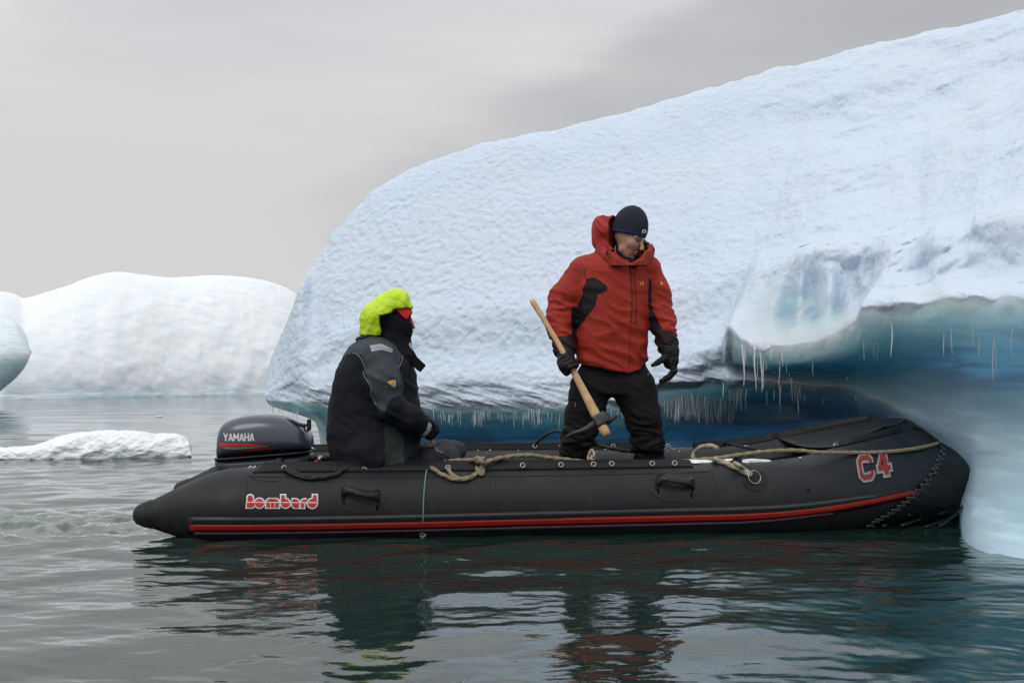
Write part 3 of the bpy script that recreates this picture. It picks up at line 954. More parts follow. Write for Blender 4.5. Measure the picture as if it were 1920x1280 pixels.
# floating floe
tab = {}
for x, c, b in [(-260, 838, 858), (-150, 832, 862), (-40, 838, 864), (30, 838, 864), (60, 836, 864), (85, 829, 864), (110, 819, 864), (150, 811, 863), (200, 807, 862), (255, 808, 861), (290, 812, 860),
                (325, 813, 859), (345, 818, 858), (355, 826, 858), (359, 840, 857)]:
    Y = np.interp(x, [-260, 360], [12.7, 13.2])
    h = b - c
    tab[x] = [(Y + .1, b + 8), (Y, b), (Y - .02, b - h * .15), (Y, b - h * .5), (Y + .1, b - h * .8), (Y + .35, c), (Y + .9, c + h * .35), (Y + 1.3, b + 2)]
G, par, px = loft(tab, 8, 420, 0, [3, 8, 18, 18, 16, 24, 10, 3])
rid = np.abs(fbm(G * np.array([3.0, 2.5, 5]) + 2, 4))
G2 = G.copy()
G2[..., 1] -= (.24 - rid) * .06 * sstep(1.2, 2.5, par)[None, :]
G2[..., 2] += (.2 - rid) * .05 * (1 - sstep(6, 7, par))[None, :] * sstep(2, 3.5, par)[None, :]
V, Fq = shell(G2)
hz = G2[..., 2]
tag(put('ice_floe', V, Fq[:, ::-1], SNOW, origin=(-5.4, 13.2, 0), attrs={'ice': np.clip(.10 * (1 - sstep(.02, .18, hz)) + .0 * rid, 0, 1).ravel()}),
    'small white lumpy ice floe floating left of the outboard motor', 'ice floe')
# ------------------------------------------------------------------ inflatable boat
YAW = math.radians(7)
EF = np.array([math.cos(YAW), math.sin(YAW), 0])       # forward
EL = np.array([-math.sin(YAW), math.cos(YAW), 0])      # across, away from the camera
B0 = np.array([0, 7.05, 0])

def bt(t, l, z):
    """boat point: t along, l across from the near tube's centreline, z up"""
    t, l, z = np.broadcast_arrays(np.asarray(t, float), np.asarray(l, float), np.asarray(z, float))
    return B0 + t[..., None] * EF + l[..., None] * EL + z[..., None] * np.array([0, 0, 1.0])

TUBE = mat('black_hypalon', (.0115, .0128, .0155), rough=.50, spec=.36, var=.18, vscale=3, bump=.0012, bscale=220, rvar=.10, dirt=((.036, .038, .040), .56), bump2=.004, b2scale=2.2)
RUB = mat('rubber_strake', (.009, .0095, .011), spec=.4, rough=.42, var=.15, vscale=12, rvar=.08)
REDR = mat('red_rubber', (.27, .013, .011), spec=.3, rough=.45, var=.12, vscale=20)
DARKF = mat('dark_coated_fabric', (.009, .009, .0105), spec=.3, rough=.55, var=.15, vscale=9, bump=.002, bscale=60)
METAL = mat('steel', (.30, .30, .29), rough=.32, metal=1, var=.15, vscale=60)
REDP = mat('red_print', (.55, .035, .035), rough=.5, var=.08, vscale=40)
WHITEP = mat('white_print', (.72, .71, .70), rough=.5, var=.06, vscale=40)
PLY = mat('floorboard', (.06, .06, .062), rough=.6, var=.2, vscale=10)
SNOWM = mat('packed_snow', (.86, .88, .92), rough=.7, bump=.004, bscale=90, sss=0)

NQ = 32
TH = np.arange(NQ) * 2 * math.pi / NQ
nose16 = np.array([(0, .27), (-.025, .345), (-.11, .41), (-.24, .495), (-.375, .595), (-.455, .64), (-.475, .56), (-.48, .44), (-.48, .32), (-.48, .2), (-.47, .1),
                   (-.43, 0), (-.34, -.07), (-.21, -.06), (-.09, .02), (-.02, .14)])
nose = catmull(nose16, 2, closed=True)          # 32 points

def outline(s):
    """outer plan line of the hull, s in [0, 1] near stern -> nose -> far stern: (t, l, normal t, normal l, dist)"""
    pts = []
    for t in np.linspace(-1.55, 1.45, 40):
        pts.append((t, -.25))
    for q in np.linspace(0, math.pi, 90)[1:-1]:
        a = q
        pts.append((1.45 + 1.86 * math.sin(a) ** .96, .70 - .95 * (abs(math.cos(a)) ** 1.0) * (1 if a < math.pi / 2 else -1)))
    for t in np.linspace(1.45, -1.55, 40):
        pts.append((t, 1.65))
    return np.array(pts)

OL = outline(0)
OLn = np.gradient(OL, axis=0)
OLn = np.stack([OLn[:, 1], -OLn[:, 0]], 1)
OLn /= np.linalg.norm(OLn, axis=1)[:, None]

def hull_ring(i, off=0.0):
    t, l = OL[i]
    w = float(sstep(1.5, 3.22, t)) ** 1.0
    c = np.stack([-.25 + .25 * np.cos(TH), .16 + .25 * np.sin(TH)], 1)
    pr = c * (1 - w) + nose * w
    if off:
        ctr = np.array([-.25, .2])
        d = pr - ctr; pr = pr + d / np.linalg.norm(d, axis=1)[:, None] * off
    n = OLn[i]
    return bt(t + n[0] * pr[:, 0], l + n[1] * pr[:, 0], pr[:, 1])

HR = np.array([hull_ring(i) for i in range(len(OL))])
hv = HR.reshape(-1, 3)
hf = []
for i in range(len(OL) - 1):
    for k in range(NQ):
        a, b = i * NQ + k, i * NQ + (k + 1) % NQ
        hf.append((a, b, b + NQ, a + NQ))

boat = thing('inflatable_boat', tuple(bt(.5, .7, -.08)), 'long black inflatable boat with a red side stripe nosing into the iceberg', 'boat')
tube_o = put('tube', hv, hf, TUBE, boat)

def cone(l, name='stern_cone'):
    prof = [(-1.55, .25, .16), (-1.60, .2495, .16), (-1.68, .243, .16), (-1.80, .212, .158), (-1.95, .155, .150), (-2.06, .108, .142), (-2.12, .082, .138), (-2.124, .085, .138), (-2.17, .072, .136), (-2.205, .055, .135), (-2.225, .030, .134), (-2.23, .001, .134)]
    vs, n = [], 32
    for t, r, z in prof:
        a = np.arange(n) * 2 * math.pi / n
        vs.append(bt(np.full(n, t), l + r * np.cos(a), z + r * np.sin(a)))
    fs = [(i * n + k, (i + 1) * n + k, (i + 1) * n + (k + 1) % n, i * n + (k + 1) % n) for i in range(len(prof) - 1) for k in range(n)]
    v = np.concatenate(vs)
    return put(name, v, fs, TUBE, boat), v, fs

c1, cv, cf = cone(0.0)
c2, _, _ = cone(1.4)
# fast look-ups on the hull
HB = BVHTree.FromPolygons([Vector(v) for v in np.concatenate([hv, cv])], hf + [tuple(i + len(hv) for i in q) for q in cf])

def hit(bvh, px, py, Yd=7.0):
    o = Vector((0, 0, HC))
    d = Vector(P(px, py, 1.0)) - o
    h = bvh.ray_cast(o, d.normalized())
    if h[0] is None:
        return None, None
    n = h[1]
    if n.dot(d) > 0:
        n = -n
    return np.array(h[0]), np.array(n)

def onhull(px, py, off=.012, Yd=7.0, bvh=None):
    p, n = hit(bvh or HB, px, py)
    if p is None:
        return P(px, py, Yd)
    return p + n * off

# --- decals: 2-D shapes laid on a curved surface
def stroke(pts, w, closed=False):
    """mitred thick polyline -> verts, faces"""
    pts = np.asarray(pts, float); n = len(pts)
    L, R = [], []
    for i in range(n):
        if closed:
            a, b, c = pts[(i - 1) % n], pts[i], pts[(i + 1) % n]
        else:
            a, b, c = pts[max(i - 1, 0)], pts[i], pts[min(i + 1, n - 1)]
        d1 = b - a; d2 = c - b
        if np.linalg.norm(d1) < 1e-9: d1 = d2
        if np.linalg.norm(d2) < 1e-9: d2 = d1
        d1 /= np.linalg.norm(d1); d2 /= np.linalg.norm(d2)
        n1 = np.array([-d1[1], d1[0]]); n2 = np.array([-d2[1], d2[0]])
        m = n1 + n2; m /= np.linalg.norm(m)
        s = w / 2 / max(m @ n1, .35)
        L.append(b + m * s); R.append(b - m * s)
    v = np.array([p for q in zip(L, R) for p in q])
    k = n if closed else n - 1
    f = [(2 * i, 2 * i + 1, (2 * i + 3) % (2 * n), (2 * i + 2) % (2 * n)) for i in range(k)]
    return v, f

def poly2(pts):
    return np.asarray(pts, float), [tuple(range(len(pts)))]

def disk2(cx, cy, rx, ry, a0=0, a1=360, n=20):
    a = np.radians(np.linspace(a0, a1, n + 1))
    if abs(a1 - a0) >= 360: a = a[:-1]
    return poly2(np.stack([cx + rx * np.cos(a), cy + ry * np.sin(a)], 1))

def decal(name, shapes, place, matl, parent, eps, cell=None, thick=.0012):
    """shapes: list of (v2, f) in plane units; place(x, y, eps) -> world"""
    bm = bmesh.new()
    for v, f in shapes:
        vs = [bm.verts.new((p[0], p[1], 0)) for p in v]
        for q in f:
            try: bm.faces.new([vs[i] for i in q])
            except ValueError: pass
    bmesh.ops.triangulate(bm, faces=[f for f in bm.faces if len(f.verts) > 4])
    if cell:
        xs = [v.co.x for v in bm.verts]; ys = [v.co.y for v in bm.verts]
        for ax, lo, hi in ((0, min(xs), max(xs)), (1, min(ys), max(ys))):
            n = int((hi - lo) / cell)
            for i in range(1, n + 1):
                c = [0, 0, 0]; c[ax] = lo + cell * i
                no = [0, 0, 0]; no[ax] = 1
                bmesh.ops.bisect_plane(bm, geom=bm.verts[:] + bm.edges[:] + bm.faces[:], plane_co=c, plane_no=no, dist=1e-7)
    bm.verts.ensure_lookup_table(); bm.verts.index_update()
    v = np.array([place(p.co.x, p.co.y, eps) for p in bm.verts])
    f = [tuple(x.index for x in q.verts) for q in bm.faces]
    # orient towards the eye
    o = np.array([0, 0, HC])
    ff = []
    for q in f:
        a, b, c = v[q[0]], v[q[1]], v[q[2]]
        n = np.cross(b - a, c - a)
        ff.append(q if n @ (o - a) > 0 else q[::-1])
    bm.free()
    ob = put(name, v, ff, matl, parent, smooth=False)
    if thick:
        m = ob.modifiers.new('thickness', 'SOLIDIFY'); m.thickness = thick; m.offset = -1
    return ob

def hullplace(bvh=None):
    return lambda x, y, e: onhull(x, y, e, bvh=bvh)

# rub strake along the waterline side: line in photo rows, laid on the tube
sx = [356, 430, 600, 800, 1000, 1150, 1300, 1400, 1500, 1600, 1680, 1732]
sy = [987, 988, 986, 982, 977, 973.5, 970, 968, 961, 946, 930, 916]
def strake_band(name, d0, d1, matl, off, parent, x0, x1, thick):
    xs = np.linspace(x0, x1, 110)
    yc = np.interp(xs, sx, sy)
    yc = np.convolve(np.pad(yc, 4, mode='edge'), np.ones(9) / 9, 'valid')
    nar = np.interp(xs, [x0, 1400, x1], [1, 1, .72])
    v = []
    for x, y, k in zip(xs, yc, nar):
        for m in range(4):
            v.append(onhull(x, y + (d0 + (d1 - d0) * m / 3) * k, off))
    f = [(i * 4 + m, i * 4 + m + 1, i * 4 + m + 5, i * 4 + m + 4) for i in range(109) for m in range(3)]
    o = put(name, np.array(v), f, matl, parent)
    m = o.modifiers.new('thickness', 'SOLIDIFY'); m.thickness = thick; m.offset = 0
    return o
strake = strake_band('rub_strake', -19, 12, RUB, .004, boat, 352, 1725, .008)
strake_band('rub_ridge', -17, -12, mat('worn_rubber', (.05, .052, .055), rough=.5, var=.2, vscale=20), .010, strake, 362, 1640, .006)
strake_band('red_stripe', -5.5, 5.5, REDR, .012, strake, 358, 1730, .007)
strake_band('lower_ridge', 8, 12, mat('scuffed_rubber', (.06, .062, .064), rough=.5, var=.2, vscale=20), .010, strake, 366, 1560, .006)

# lacing flaps on top of the tubes
def near_flap(pts, parent, name='lacing_flap'):
    """pts: (px, top row, bottom row); bottom glued to the tube, top standing"""
    v = []
    for x, yt, yb in pts:
        b = onhull(x, yb, .003)
        m_ = onhull(x, yb - (yb - yt) * .45, .007)
        tY = b[1] + .045
        v += [b, (b * .5 + P(x, (yt + yb) / 2, b[1] + .018) * .5), P(x, yt, tY)]
    f = [(i * 3 + k, i * 3 + k + 1, i * 3 + k + 4, i * 3 + k + 3) for i in range(len(pts) - 1) for k in range(2)]
    o = put(name, np.array(v), f, DARKF, parent)
    m = o.modifiers.new('thickness', 'SOLIDIFY'); m.thickness = .005; m.offset = 0
    return o

def ringmesh(c, n, R=.014, r=.005, seg=16):
    n = np.asarray(n, float); n /= np.linalg.norm(n)
    u = np.cross(n, [0, 0, 1.0]); u /= np.linalg.norm(u); w = np.cross(n, u)
    a = np.linspace(0, 2 * math.pi, seg, endpoint=False)
    pts = np.asarray(c) + R * (np.cos(a)[:, None] * u + np.sin(a)[:, None] * w)
    m = 6
    vs = []
    for i in range(seg):
        d = (pts[i] - c) / R
        for k in range(m):
            b = 2 * math.pi * k / m
            vs.append(pts[i] + r * (math.cos(b) * d + math.sin(b) * n))
    f = [(i * m + k, ((i + 1) % seg) * m + k, ((i + 1) % seg) * m + (k + 1) % m, i * m + (k + 1) % m) for i in range(seg) for k in range(m)]
    return np.array(vs), f

fl1 = near_flap([(474, 885, 886), (482, 876, 886), (496, 866, 886)] + [(x, np.interp(x, [496, 900, 1292], [866, 863, 861]), np.interp(x, [496, 900, 1300], [886, 883, 876])) for x in np.linspace(520, 1285, 32)] + [(1294, 863, 876), (1300, 875, 876)], boat)
fl2 = near_flap([(1366, 868, 869), (1378, 858, 870)] + [(x, np.interp(x, [1378, 1480, 1600, 1700], [857, 842, 818, 797]), np.interp(x, [1378, 1480, 1600, 1700], [870, 856, 832, 808])) for x in np.linspace(1390, 1690, 14)], boat)
NV = np.array([0, -1, .35])
for x, y in [(533, 877), (683, 880), (840, 876), (980, 872), (1052, 871), (1113, 870), (1147, 869), (1223, 868.5), (1265, 868)]:
    p = onhull(x, 884, .003)
    c = P(x, y, p[1] + .008)
    v, f = ringmesh(c, NV, .0135, .0048)
    put('eyelet', v, f, METAL, fl1)
for x, y in [(1393, 863), (1568, 838)]:
    c = onhull(x, y, .012)
    v, f = ringmesh(c, NV, .012, .005)
    put('eyelet', v, f, METAL, fl2)

# the same flaps on the far tube, standing on its crest
def far_flap(ts, h0, parent):
    v = []
    for t, hh in ts:
        i = int(np.argmin(np.abs(OL[:, 0] - t) + (OL[:, 1] < .7) * 9))
        R = HR[i]
        k = int(np.argmax(R[:, 2]))
        inn = R[(k + 1) % NQ]
        c = R[k]
        v += [inn * .6 + c * .4 + [0, 0, .002], c + [0, 0, .012], c + [0, 0, hh]]
    f = [(i * 3 + k, i * 3 + k + 1, i * 3 + k + 4, i * 3 + k + 3) for i in range(len(ts) - 1) for k in range(2)]
    o = put('lacing_flap', np.array(v), f, DARKF, parent)
    m = o.modifiers.new('thickness', 'SOLIDIFY'); m.thickness = .005; m.offset = 0
    return o
ff1 = far_flap([(-1.45, .005), (-1.4, .042)] + [(t, .045) for t in np.linspace(-1.3, 1.2, 30)] + [(1.25, .04), (1.31, .004)], 0, boat)
ff2 = far_flap([(1.5, .004), (1.56, .04)] + [(t, .045) for t in np.linspace(1.62, 2.95, 26)], 0, boat)
for x, y in [(600, 838), (858, 837), (1003, 836), (1150, 836), (1253, 836)]:
    c = P(x, y, 8.41)
    v, f = ringmesh(c, NV, .0135, .0048)
    put('eyelet', v, f, METAL, ff1)
for x in (1540,):
    v, f = ringmesh(P(x, 826, 8.5), NV, .013, .005)
    put('eyelet', v, f, METAL, ff2)

# floor, transom, thwart, bow deck
v, f = box(bt(.25, .7, .06), (3.5, .95, .03), np.stack([EF, EL, [0, 0, 1]], 1)); put('floorboard', v, f, PLY, boat, smooth=False)
for t in (-.7, .1, .9, 1.7):
    v, f = box(bt(t, .7, .078), (.03, .93, .012), np.stack([EF, EL, [0, 0, 1]], 1)); put('floor_batten', v, f, METAL, boat, smooth=False)
v, f = box(bt(-1.42, .7, .22), (.045, 1.0, .42), np.stack([EF, EL, [0, 0, 1]], 1)); bevel(put('transom', v, f, DARKF, boat, smooth=False), .008)
# bow deck: sheet between the tubes
dv, dn = [], 10
iN = [i for i in range(len(OL)) if OL[i, 0] > 2.15 and OL[i, 1] <= .70]
for i in iN:
    j = len(OL) - 1 - i
    a = HR[i][int(np.argmax(HR[i][:, 2]))]; b = HR[j][int(np.argmax(HR[j][:, 2]))]
    for k in range(dn + 1):
        q = k / dn
        p = a * (1 - q) + b * q
        p[2] += -.035 * math.sin(math.pi * q) + .004
        dv.append(p)
df = [(i * (dn + 1) + k, i * (dn + 1) + k + 1, (i + 1) * (dn + 1) + k + 1, (i + 1) * (dn + 1) + k) for i in range(len(iN) - 1) for k in range(dn)]
o = put('bow_deck', np.array(dv), df, DARKF, boat)
m = o.modifiers.new('thickness', 'SOLIDIFY'); m.thickness = .006
# small peak where the far flap ends over the nose
pk = [P(1655, 800, 7.75), P(1678, 796, 7.75), P(1694, 789, 7.75), P(1700, 793, 7.75)]
v, f = tube(catmull(pk, 5), .012, 6); put('bow_strap', v, f, DARKF, boat)

# chafing mat over the nose, laced along its edge
edge = [(1700, 795), (1738, 818), (1764, 843), (1758, 868), (1745, 890), (1722, 915), (1698, 935), (1672, 955), (1645, 970), (1622, 985)]
er = catmull(np.array(edge, float), 10)
gx = []
mv, mf = [], []
rows_ = 46
for r_ in range(rows_):
    y = 800 + (988 - 800) * r_ / (rows_ - 1)
    ei = np.argmin(np.abs(er[:, 1] - y)); xl = er[ei, 0]
    xr_ = np.interp(y, [795, 820, 850, 875, 905, 940, 965, 985, 992], [1700, 1745, 1785, 1812, 1814, 1808, 1797, 1772, 1740])
    xr_ = max(xr_, xl + 1)
    row = []
    for c in range(14):
        x = xl + (xr_ - xl) * c / 13
        p, n = hit(HB, x, y)
        row.append((p + n * (.012 + .012 * perlin(p * np.array([9, 9, 5])) + .008 * perlin(p * 30))) if p is not None else None)
    last = None
    for c in range(14):
        if row[c] is None:
            row[c] = (last if last is not None else P(xl, y, 7.4)).copy()
            row[c] = P(xl + (xr_ - xl) * c / 13, y, row[c][1] + .02)
        last = row[c]
    mv += row
mf = [(r_ * 14 + c, r_ * 14 + c + 1, (r_ + 1) * 14 + c + 1, (r_ + 1) * 14 + c) for r_ in range(rows_ - 1) for c in range(13)]
guard = put('bow_guard', np.array(mv), mf, mat('wet_rubber_mat', (.006, .006, .007), spec=.3, rough=.5, var=.3, vscale=30, bump=.004, bscale=45), boat)
m = guard.modifiers.new('thickness', 'SOLIDIFY'); m.thickness = .012; m.offset = 0
zz = []
es = er[int(len(er) * .22):]
for i, k in enumerate(np.linspace(0, len(es) - 1, 40).astype(int)):
    dx = 5 if i % 2 else -5
    zz.append(onhull(es[k, 0] + dx, es[k, 1] + (2 if i % 2 else -2), .022))
v, f = tube(catmull(np.array(zz), 3), .0045, 6)
LACE = mat('grey_green_cord', (.05, .065, .058), rough=.6, var=.3, vscale=60)
put('edge_lacing', v, f, LACE, guard)
# frayed straps under the nose
for a, b, c in [((1798, 945), (1790, 965), (1762, 986)), ((1780, 962), (1762, 978), (1735, 988)), ((1765, 955), (1735, 970), (1690, 985)), ((1812, 915), (1808, 945), (1797, 962)), ((1720, 968), (1690, 976), (1655, 986)), ((1700, 960), (1665, 975), (1635, 988))]:
    pts = [onhull(*a, .03, 7.6), P(b[0], b[1], 7.42), P(c[0], c[1], 7.2)]
    v, f = tube(catmull(pts, 6), .012, 6); put('hanging_strap', v, f, RUB, guard)

# carry handles: patch, loop
def handle(x, y, tilt=0):
    pat = decal('handle_patch', [disk2(0, 0, 46, 27, n=28)], lambda a, b, e: onhull(x + a, y + b, e), mat('glued_patch', (.013, .0135, .015), rough=.46, spec=.36), boat, .004, cell=9, thick=.003)
    v = []
    prof = [(-32, 6, .004), (-31, -8, .012), (-22, -9, .040), (-8, -6, .048), (8, -4, .048), (22, -4, .040), (33, -6, .014), (34, 8, .006)]
    wv = [(-32, 10), (-30, 12), (-22, 8), (-8, 6.5), (8, 6.5), (22, 8), (33, 15), (34, 16)]
    cs = catmull(np.array([(a, b + a * tilt, e) for a, b, e in prof]), 5)
    ws = np.interp(cs[:, 0], [w[0] for w in wv], [w[1] for w in wv])
    for (a, b, e), w in zip(cs, ws):
        for s in (-1, -.3, .3, 1):
            v.append(onhull(x + a, y + b + s * w * .62, e + .004 * (1 - s * s)))
    n = len(cs)
    f = [(i * 4 + k, i * 4 + k + 1, i * 4 + k + 5, i * 4 + k + 4) for i in range(n - 1) for k in range(3)]
    o = put('carry_handle', np.array(v), f, RUB, boat)
    m = o.modifiers.new('thickness', 'SOLIDIFY'); m.thickness = .012; m.offset = 1
handle(675, 934, .07); handle(1264, 913, .02)

# D-ring patch with ring near the bow
dp = decal('ring_patch', [disk2(0, 0, 24, 20, n=22)], lambda a, b, e: onhull(1416 + a, 900 + b, e), DARKF, boat, .004, cell=9, thick=.003)
c = onhull(1413, 898, .022)
v, f = ringmesh(c, np.array([.25, -1, .3]), .040, .0045, 24); put('towing_ring', v, f, METAL, dp)
# inflation valve and seams
c = onhull(1516, 918, .004)
v, f = ringmesh(c, NV, .012, .004); put('valve', v, f, RUB, boat)
def seam(pts, r=.0022, name='seam'):
    q = catmull(np.array(pts, float), 12)
    v, f = tube(np.array([onhull(a, b, .0008) for a, b in q]), r, 5); put(name, v, f, RUB, boat)
seam([(470, 893), (700, 895), (1000, 892), (1200, 888), (1330, 884)])
seam([(463, 905), (462, 930), (462, 962)])
seam([(463, 888), (480, 899), (520, 902)])
seam([(930, 895), (929, 930), (928, 962)]); seam([(1333, 880), (1345, 920), (1348, 960)])
seam([(272, 948), (270, 965), (276, 985)])

# ------ lettering on the hull: white outline, red face
def letters_bombard():
    """unit: letter height 1 (x-height .74); returns (list of outline shapes grown by w, inner shapes), lines"""
    def build(g):
        S = []
        def rect(x0, y0, x1, y1): S.append(poly2([(x0 - g, y0 - g), (x1 + g, y0 - g), (x1 + g, y1 + g), (x0 - g, y1 + g)]))
        def disk(cx, cy, r, a0=0, a1=360): S.append(disk2(cx, cy, r + g, r + g, a0, a1, 22))
        # B: leaning stem with round top, belly
        S.append(poly2([(.02 - g, 0 - g), (.44, 0 - g), (.44, .55), (.50 + g, .72), (.40, .80), (.12 - g, .66)]))
        disk(.32, .75, .225); disk(.42, .26, .26)
        # o
        disk(1.02, .35, .36)
        # m
        rect(1.53, 0, 2.52, .36); disk(1.82, .42, .28); disk(2.24, .42, .28); rect(1.82, .4, 2.24, .68)
        # b
        rect(2.66, .34, 2.98, .98); disk(3.0, .35, .35)
        # a
        rect(3.70, 0, 4.00, .36); disk(3.76, .29, .29); disk(3.78, .45, .23); rect(3.54, .42, 3.76, .68)
        # r
        rect(4.16, 0, 4.44, .36); S.append(poly2([(4.46 + .0, .38 - g), *[(4.46 + (.30 + g) * math.cos(math.radians(q)), .38 + (.30 + g) * math.sin(math.radians(q))) for q in range(90, 181, 15)], (4.16 - g, .38 - g)])); S.append(poly2([(4.44, .38 - g), (4.62, .38 - g), (4.62, .68 + g), (4.44, .68 + g)]))
        # d
        disk(5.04, .35, .36); rect(5.08, .36, 5.40, 1.0)
        return S
    lines = [poly2([(.0, .36), (5.42, .36), (5.42, .42), (.0, .42)])]
    for x in (1.87, 2.20):
        lines.append(poly2([(x - .022, 0), (x + .022, 0), (x + .022, .38), (x - .022, .38)]))
    return build(.085), build(-.02), lines
Lw, Lr, Ll = letters_bombard()
def bplace(x, y, e):
    return onhull(461.5 + x * 24.6, 951 - y * 24.0 + (0.10 * x), e)
lg = decal('lettering', Lw, bplace, WHITEP, boat, .0035, cell=.2, thick=0)
decal('red_lettering', Lr, bplace, REDP, lg, .0060, cell=.2, thick=0)
decal('dividing_line', Ll, bplace, WHITEP, lg, .0085, cell=.2, thick=0)

# C4
C_ = [(1.0, .70), (1.0, .84), (.82, 1.0), (.28, 1.0), (.10, .84), (.10, .16), (.28, 0), (.82, 0), (1.0, .16), (1.0, .30)]
def four(g):
    return [poly2([(.30 - g * .4, 1 + g), (.66 + g, 1 + g), (.66 + g, .42 + 0), (.66, .42), (.56, .42), (.30, .42), (0 - g, .42), (0 - g, .30)][0:2] + [(.66 + g, .36), (0 - g, .36)]),
            poly2([(-.02 - g, .22 - g), (.90 + g, .22 - g), (.90 + g, .42 + g), (-.02 - g, .42 + g)]),
            poly2([(.40 - g, -.02 - g), (.68 + g, -.02 - g), (.68 + g, .9), (.40 - g, .9)])]
def cplace(ox, oy, w, h, tilt):
    def pl(x, y, e):
        X_, Y_ = x * w, -y * h
        return onhull(ox + X_ * math.cos(tilt) + Y_ * math.sin(tilt) * -1, oy + Y_ * math.cos(tilt) + X_ * math.sin(tilt), e)
    return pl
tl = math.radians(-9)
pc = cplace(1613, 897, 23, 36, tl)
cw = decal('lettering', [stroke(C_, .50)], pc, mat('shaded_white_print', (.24, .24, .24), rough=.6, var=.2, vscale=30), boat, .005, cell=.3, thick=0)  # C4 white darkened in its colour to stand for shade at the bow
decal('red_lettering', [stroke(C_, .24)], pc, mat('shaded_red_print', (.21, .018, .02), rough=.6, var=.2, vscale=30), cw, .009, cell=.3, thick=0)  # red dimmed likewise, the bow's shade put into the print colour
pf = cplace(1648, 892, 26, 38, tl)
fw = decal('lettering', four(.13), pf, bpy.data.materials['shaded_white_print'], boat, .005, cell=.3, thick=0)
decal('red_lettering', four(0), pf, bpy.data.materials['shaded_red_print'], fw, .009, cell=.3, thick=0)
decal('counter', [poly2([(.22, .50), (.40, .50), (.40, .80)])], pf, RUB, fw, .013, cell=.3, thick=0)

# snow lying in the crook of the near tube
sv = SDF(P(1295, 870, 7.0) - .1, P(1440, 845, 7.45) + .2, .006)
def topcrest(px, dl=0.0):
    t = (px - CX) / F * 7.1
    i = int(np.argmin(np.abs(OL[:, 0] - (t / math.cos(YAW))) + (OL[:, 1] > .7) * 9))
    return HR[i][int(np.argmax(HR[i][:, 2]))]
for px in np.linspace(1308, 1440, 14):
    c = topcrest(px) + np.array([0, .03, .001])
    sv.ell(c + [0, rng.uniform(-.03, .03), 0], (.05, rng.uniform(.035, .07), rng.uniform(.008, .016)), k=.01)
v, q = sv.mesh()
if len(v):
    tag(put('snow', v, q, SNOWM, origin=tuple(v.mean(0))), kind='stuff')
# scattered crumbs of ice on both tubes
cr_v, cr_f = [], []
for _ in range(70):
    far = rng.rand() < .65
    t = rng.uniform(-.6, 2.2) if far else rng.choice([rng.uniform(1.3, 2.0), rng.uniform(-1.7, -1.4)])
    i = int(np.argmin(np.abs(OL[:, 0] - t) + ((OL[:, 1] < .7) if far else (OL[:, 1] > .7)) * 9))
    R = HR[i]; k = int(np.argmax(R[:, 2]))
    j = (k + rng.choice([-1, 0, 1, 2])) % NQ
    p = R[j] + rng.uniform(-.02, .02, 3) * [1, 1, 0]
    r = rng.uniform(.003, .007)
    cr_v.append(p + r * np.array([[1, 0, 0], [0, 1, 0], [-1, 0, 0], [0, -1, 0], [0, 0, 1], [0, 0, -1]]))
    o_ = len(cr_v) * 6 - 6
    cr_f += [(o_ + a, o_ + b, o_ + 4) for a, b in ((0, 1), (1, 2), (2, 3), (3, 0))] + [(o_ + b, o_ + a, o_ + 5) for a, b in ((0, 1), (1, 2), (2, 3), (3, 0))]
tag(put('ice_crumbs', np.concatenate(cr_v), cr_f, SNOWM, origin=tuple(bt(.5, .7, .4)), smooth=False), kind='stuff')

# ------------------------------------------------------------------ outboard motor
MY = 7.50
ms = F / MY
motor = thing('outboard_motor', tuple(P(505, 880, MY)), 'dark blue-grey outboard motor with red streaks clamped to the stern', 'outboard motor')
COWL = mat('metallic_navy_paint', (.060, .070, .092), rough=.32, metal=.25, var=.08, vscale=6, coat=.35, rvar=.05)
COWL2 = mat('dark_motor_plastic', (.028, .032, .042), rough=.42, var=.1, vscale=10)
BLK = mat('black_rubber_trim', (.012, .012, .013), rough=.5)
def cowl(xs, top, bot, hw, tw, e=3.0):
    n = 40
    vs = []
    for x, t, b, h, w2 in zip(xs, top, bot, hw, tw):
        zc = P(x, (t + b) / 2, MY)[2]; hz = (b - t) / 2 / ms
        for k in range(n):
            a = 2 * math.pi * k / n
            c, s_ = math.cos(a), math.sin(a)
            yy = math.copysign(abs(c) ** (2 / e), c); zz_ = math.copysign(abs(s_) ** (2 / e), s_)
            wide = h * (1 - (1 - w2) * max(0, (zz_ + 1) / 2) ** 1.5)
            p = P(x, (t + b) / 2, MY); 
            vs.append([p[0], MY + yy * wide, zc + zz_ * hz])
    m_ = len(xs)
    f = [(i * n + k, i * n + (k + 1) % n, (i + 1) * n + (k + 1) % n, (i + 1) * n + k) for i in range(m_ - 1) for k in range(n)]
    f += [tuple(range(n))[::-1], tuple((m_ - 1) * n + k for k in range(n))]
    return np.array(vs), f
xs = np.array([409.5, 410.5, 413, 418, 426, 440, 460, 490, 520, 540, 555, 566, 575, 581, 584, 585])
top = np.interp(xs, [409.5, 411, 413, 418, 426, 440, 460, 490, 520, 540, 556, 570, 580, 584, 585], [835, 823, 811, 798, 790, 784, 779.5, 776.5, 777, 781, 789, 798, 807, 815, 828])
seamr = lambda x: 857 - (np.asarray(x) - 409) / 176 * 14
hw = np.interp(xs, [409, 412, 420, 440, 500, 560, 580, 585], [.05, .10, .14, .165, .175, .165, .14, .09])
v, f = cowl(xs, top, seamr(xs), hw, np.full(len(xs), .78))
cow = put('cowl', v, f, COWL, motor)
xs2 = np.array([407.5, 409, 414, 422, 440, 480, 520, 560, 575, 583, 586])
bot = np.interp(xs2, [407, 409, 414, 424, 440, 500, 560, 580, 587], [868, 874, 880, 885, 888, 888, 884, 878, 868])
